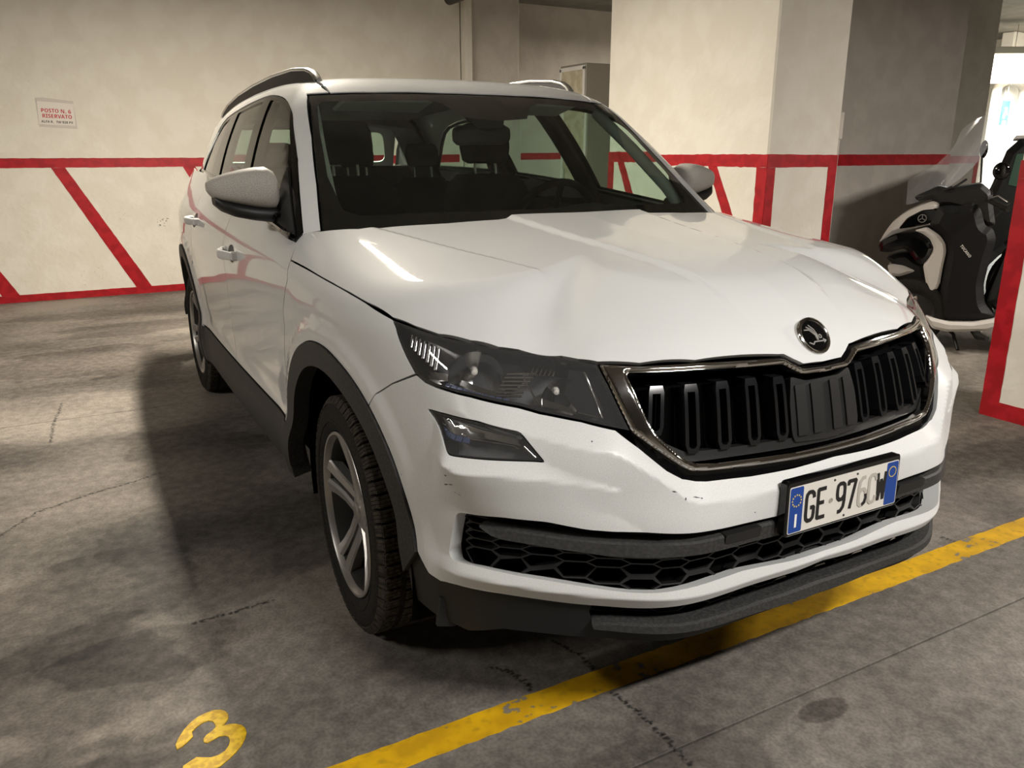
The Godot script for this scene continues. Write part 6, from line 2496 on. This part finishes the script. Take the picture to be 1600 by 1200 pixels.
# ---------------------------------------------------------------- behind: scooter and dark car
func solid(parent: Node3D, called: String, pts: Array, z0: float, z1: float, m: Material, bev := 0.02, r := 0.02) -> MeshInstance3D:
	# a moulded panel: outline in the thing's own upright plane, thickness across it, both edges eased
	var q := rounded(P2(pts), r, 3)
	if Geometry2D.is_polygon_clockwise(q):
		q = rev(q)
	var b := MB.new()
	var mid := (z0 + z1) * 0.5
	b.extrude(q, mid, z1, Transform3D.IDENTITY, bev)
	b.extrude(q, mid, z1, Transform3D(Basis(Vector3(1, 0, 0), Vector3(0, 1, 0), Vector3(0, 0, -1)), Vector3(0, 0, 2.0 * mid)), bev)
	return part(parent, called, b, m)

func scooter() -> void:
	var o := thing("scooter", "black and white scooter with a tall clear windscreen parked between the column and the pillar", "scooter")
	o.transform = Transform3D(Basis(Vector3(0.557, 0, 0.83), Vector3.UP, Vector3(-0.83, 0, 0.557)), Vector3(3.951, 0, -1.551))
	var white: Material = M.scoot_white
	solid(o, "leg_cover", [-0.051, 0.859, -0.008, 0.99, 0.057, 1.001, 0.124, 0.994, 0.184, 1.032, 0.247, 0.988, 0.287, 0.872, 0.337, 0.856, 0.367, 0.784, 0.348, 0.664, 0.334, 0.477, 0.36, 0.347, 0.443, 0.255, 0.294, 0.224, 0.128, 0.201, 0.092, 0.227, 0.073, 0.324, 0.073, 0.44, 0.079, 0.687, 0.055, 0.761, -0.004, 0.824], -0.26, 0.20, M.scoot_cloth, 0.05, 0.03)
	solid(o, "side_panel", [-0.14, 0.822, -0.058, 0.85, 0.025, 0.797, 0.066, 0.743, 0.079, 0.687, 0.071, 0.573, 0.063, 0.439, 0.007, 0.352, -0.016, 0.453, -0.053, 0.585, -0.001, 0.702, -0.03, 0.767, -0.087, 0.807], -0.19, 0.19, white, 0.02)
	solid(o, "nose", [-0.357, 0.723, -0.329, 0.792, -0.293, 0.86, -0.246, 0.909, -0.199, 0.948, -0.11, 0.997, -0.046, 1.026, -0.002, 1.009, -0.014, 0.907, -0.059, 0.859, -0.183, 0.821, -0.275, 0.784, -0.333, 0.744], -0.15, 0.15, white, 0.03)
	solid(o, "headlight", [-0.247, 0.826, -0.194, 0.911, -0.107, 0.966, -0.007, 0.979, -0.01, 0.907, -0.068, 0.863, -0.177, 0.839], -0.155, 0.155, M.gloss_black, 0.01)
	solid(o, "front_beak", [-0.357, 0.709, -0.333, 0.744, -0.241, 0.791, -0.122, 0.814, -0.039, 0.766, -0.0, 0.712, -0.015, 0.645, -0.059, 0.587, -0.096, 0.602, -0.148, 0.671, -0.186, 0.696, -0.279, 0.664, -0.341, 0.664], -0.2, 0.2, M.gloss_black, 0.03)
	solid(o, "fork_cover", [-0.304, 0.614, -0.224, 0.648, -0.163, 0.656, -0.096, 0.604, -0.05, 0.585, -0.012, 0.453, 0.023, 0.28, 0.044, 0.184, -0.008, 0.179, -0.159, 0.404, -0.27, 0.592], -0.09, 0.09, M.plastic_dark, 0.03)
	solid(o, "front_fender", [-0.284, 0.56, -0.255, 0.575, -0.179, 0.568, -0.094, 0.533, -0.196, 0.487, -0.259, 0.495], -0.10, 0.12, white, 0.02)
	solid(o, "cockpit", [-0.168, 1.051, -0.096, 1.089, -0.026, 1.127, 0.043, 1.11, 0.138, 1.13, 0.232, 1.149, 0.304, 1.088, 0.316, 1.008, 0.351, 0.874, 0.288, 0.863, 0.194, 0.96, 0.058, 0.992, -0.008, 0.99, -0.048, 1.035, -0.148, 1.024], -0.15, 0.14, M.plastic_dark, 0.03)
	solid(o, "belly_panel", [0.0, 0.24, 0.054, 0.226, 0.16, 0.207, 0.309, 0.216, 0.46, 0.26, 0.9, 0.30, 0.9, 0.22, 0.468, 0.197, 0.394, 0.163, 0.156, 0.136, 0.06, 0.15], -0.2, 0.22, white, 0.02)
	solid(o, "seat", [0.42, 0.74, 0.50, 0.80, 0.80, 0.79, 0.95, 0.86, 1.25, 0.88, 1.30, 0.82, 1.1, 0.74, 0.8, 0.70], -0.16, 0.16, M.scoot_cloth, 0.04)
	solid(o, "tail_body", [0.36, 0.34, 0.44, 0.70, 0.8, 0.70, 1.25, 0.80, 1.32, 0.74, 1.1, 0.55, 0.8, 0.36], -0.17, 0.17, M.scoot_cloth, 0.04)
	# windscreen: a bowed sheet of clear plastic
	var edge := P2([-0.215, 0.992, -0.226, 1.152, -0.144, 1.214, -0.058, 1.267, 0.0, 1.335, 0.039, 1.399, 0.065, 1.495, 0.126, 1.552, 0.179, 1.58, 0.236, 1.599, 0.289, 1.566, 0.277, 1.492, 0.25, 1.419, 0.213, 1.335, 0.173, 1.259, 0.1, 1.174, 0.04, 1.121, -0.082, 1.04, -0.183, 0.997])
	var b := MB.new()
	var st := 0.03
	for i in 20:
		for j in 24:
			var c := Vector2(-0.24 + i * st, 0.98 + j * st)
			for e in Geometry2D.intersect_polygons(edge, PackedVector2Array([c, c + Vector2(st, 0), c + Vector2(st, st), c + Vector2(0, st)])):
				var k := []
				for q in e:
					var mid := -0.12 + (q.y - 0.99) * 0.62
					var d: float = (q.x - mid) / 0.2
					var z := 0.10 - 0.13 * d * d
					k.append(b.p(Vector3(q.x, q.y, z), Vector3(1.3 * d, 0.15, 1.0).normalized()))
				var tr := Geometry2D.triangulate_polygon(e)
				for m in range(0, tr.size(), 3):
					b.tri(k[tr[m]], k[tr[m + 1]], k[tr[m + 2]])
	part(o, "windscreen", b, M.clear_plastic)
	b = MB.new()
	b.tube([Vector3(-0.14, 1.03, 0.12), Vector3(0.06, 1.12, 0.13)], 0.010, 8)
	b.tube([Vector3(-0.05, 1.02, 0.10), Vector3(0.14, 1.17, 0.02)], 0.008, 8)
	part(o, "screen_bracket", b, M.plastic_dark)
	# mirrors, bars, lever
	for e in [[Vector3(0.329, 1.231, 0.22), Vector3(0.299, 1.074, 0.16), 0.052, 0.058], [Vector3(0.227, 1.369, -0.30), Vector3(0.245, 1.10, -0.2), 0.026, 0.062]]:
		b = MB.new()
		var rings := []
		for k in 9:
			var a := PI * (k / 8.0 - 0.5)
			var r := []
			for j in 16:
				var g := TAU * j / 16.0
				r.append(e[0] + Vector3(e[2] * cos(a) * cos(g), e[3] * cos(a) * sin(g), 0.03 * sin(a)))
			rings.append(r)
		b.loft(rings)
		var mm := part(o, "mirror", b, M.gloss_black)
		b = MB.new()
		b.tube([e[0] + Vector3(-0.005, -e[3] * 0.8, 0), e[1] + Vector3(-0.01, 0.04, 0), e[1]], 0.007, 8)
		part(mm, "stalk", b, M.plastic_dark)
	b = MB.new()
	b.tube([Vector3(0.22, 1.06, -0.30), Vector3(0.24, 1.06, 0.0), Vector3(0.292, 1.04, 0.18)], 0.014, 8)
	var hb := part(o, "handlebar", b, M.plastic_dark)
	b = MB.new()
	b.tube([Vector3(0.292, 1.04, 0.18), Vector3(0.398, 0.991, 0.30)], 0.019, 10)
	part(hb, "grip", b, M.rubber)
	b = MB.new()
	b.tube([Vector3(0.28, 1.05, 0.21), Vector3(0.33, 1.075, 0.29), Vector3(0.385, 1.04, 0.34)], 0.006, 6)
	part(hb, "brake_lever", b, M.satin)
	b = MB.new()
	b.tube([Vector3(0.38, 1.0, 0.2), Vector3(0.47, 1.08, 0.1), Vector3(0.34, 0.93, 0.15)], 0.003, 6)
	part(hb, "cable", b, M.plastic_dark)
	# round nose emblem and lettering on the leg cover
	b = MB.new()
	stroke(b, circle_pts(Vector2(-0.099, 0.906), 0.026, 24), 0.005, 0.153, 0.158, Transform3D.IDENTITY)
	for a in [0.0, 1.0, 2.0]:
		var d := Vector2(cos(PI / 2 + a * TAU / 3), sin(PI / 2 + a * TAU / 3))
		stroke(b, [[-0.099, 0.906], [-0.099 + d.x * 0.022, 0.906 + d.y * 0.022]], 0.005, 0.153, 0.158, Transform3D.IDENTITY)
	part(o, "emblem", b, M.satin)
	var mi := MeshInstance3D.new()
	mi.name = "lettering"
	mi.mesh = lettering("TUCANO", 0.019, 0.001)
	mi.material_override = M.white
	mi.transform = Transform3D(Basis(Vector3.BACK, deg_to_rad(-49.0)), Vector3(0.195, 0.70, 0.2012))
	o.add_child(mi)
	# wheels and foot peg
	for e in [[-0.10, -0.14], [-0.10, 0.14], [0.98, 0.0]]:
		b = MB.new()
		var rr := 0.245
		b.lathe([Vector2(0.16, -0.045), Vector2(0.20, -0.055), Vector2(0.235, -0.04), Vector2(rr, 0.0), Vector2(0.235, 0.04), Vector2(0.20, 0.055), Vector2(0.16, 0.045)], 40, Vector3(e[0], rr, e[1]), Basis(Vector3.RIGHT, PI / 2.0))
		var tw := part(o, "wheel", b, M.rubber)
		b = MB.new()
		b.lathe([Vector2(0.02, 0.03), Vector2(0.05, 0.025), Vector2(0.14, 0.015), Vector2(0.165, 0.035), Vector2(0.165, -0.035), Vector2(0.14, -0.015), Vector2(0.02, -0.03)], 32, Vector3(e[0], rr, e[1]), Basis(Vector3.RIGHT, PI / 2.0))
		part(tw, "rim", b, M.alloy_dark)
	b = MB.new()
	b.tube([Vector3(0.30, 0.165, 0.1), Vector3(0.35, 0.128, 0.22), Vector3(0.40, 0.13, 0.30)], [0.02, 0.028, 0.016], 10)
	part(o, "foot_peg", b, M.plastic_dark)
	b = MB.new()
	b.tube([Vector3(0.05, 0.20, 0.0), Vector3(0.2, 0.1, 0.08), Vector3(0.24, 0.006, 0.16)], 0.012, 8)
	part(o, "stand", b, M.plastic_dark)

func parked_car() -> void:
	var o := thing("car", "dark hatchback mostly hidden behind the scooter and the red-edged pillar", "car")
	o.transform = Transform3D(Basis(Vector3(0.508, 0, 0.861), Vector3.UP, Vector3(-0.861, 0, 0.508)), Vector3(5.14, 0, -1.62))
	# side outline with two wheel arches
	var prof := P2([-0.46, 0.55, -0.44, 0.82, -0.32, 0.95, -0.27, 1.08, -0.20, 1.36, -0.12, 1.455, 0.1, 1.475, 0.9, 1.475, 1.5, 1.42, 2.2, 1.02, 3.1, 0.90, 3.42, 0.74, 3.46, 0.38, 3.3, 0.25])
	for wx in [2.72, 0.12]:
		for k in 13:
			var a := PI * k / 12.0
			prof.append(Vector2(wx + 0.36 * cos(a), 0.28 + 0.37 * sin(a)))
	prof.append_array(P2([-0.38, 0.27]))
	var b := MB.new()
	b.extrude(prof, -1.6, -0.05, Transform3D.IDENTITY, 0.06)
	part(o, "body", b, M.dark_paint)
	solid(o, "side_glass", [-0.155, 1.10, -0.13, 1.335, -0.02, 1.345, -0.075, 1.085], -0.07, -0.045, M.car_glass, 0.002, 0.01)
	solid(o, "side_glass", [0.06, 1.06, 0.0, 1.37, 0.8, 1.39, 0.8, 1.03], -0.07, -0.045, M.frit, 0.002, 0.02)
	solid(o, "side_glass", [0.9, 1.03, 0.9, 1.39, 1.4, 1.35, 1.95, 1.02], -0.07, -0.045, M.frit, 0.002, 0.02)
	solid(o, "roof_glint_strip", [-0.17, 1.445, -0.15, 1.475, 0.9, 1.495, 1.45, 1.45, 1.45, 1.43, 0.9, 1.475, 0.1, 1.465], -1.5, -0.08, roof_glint_mat(), 0.006, 0.004)  # pale strip paints the light reflected on the dark roof
	b = MB.new()
	b.rbox(Vector3(0.35, 0.94, -0.045), Vector3(0.75, 0.02, 0.02), 0.006)
	part(o, "belt_strip", b, M.plastic_dark)
	for wx in [0.12, 2.72]:
		b = MB.new()
		b.lathe([Vector2(0.205, -0.09), Vector2(0.29, -0.10), Vector2(0.315, -0.07), Vector2(0.315, 0.06), Vector2(0.29, 0.085), Vector2(0.205, 0.08)], 48, Vector3(wx, 0.315, -0.17), Basis(Vector3.RIGHT, PI / 2.0))
		var tw := part(o, "wheel", b, M.rubber)
		b = MB.new()
		b.lathe([Vector2(0, 0.05), Vector2(0.05, 0.05), Vector2(0.06, 0.03), Vector2(0.17, 0.05), Vector2(0.20, 0.078), Vector2(0.212, 0.078), Vector2(0.205, 0.0)], 40, Vector3(wx, 0.315, -0.17), Basis(Vector3.RIGHT, PI / 2.0))
		part(tw, "rim", b, M.alloy_dark)

func roof_glint_mat() -> StandardMaterial3D:
	return M.roof_glint
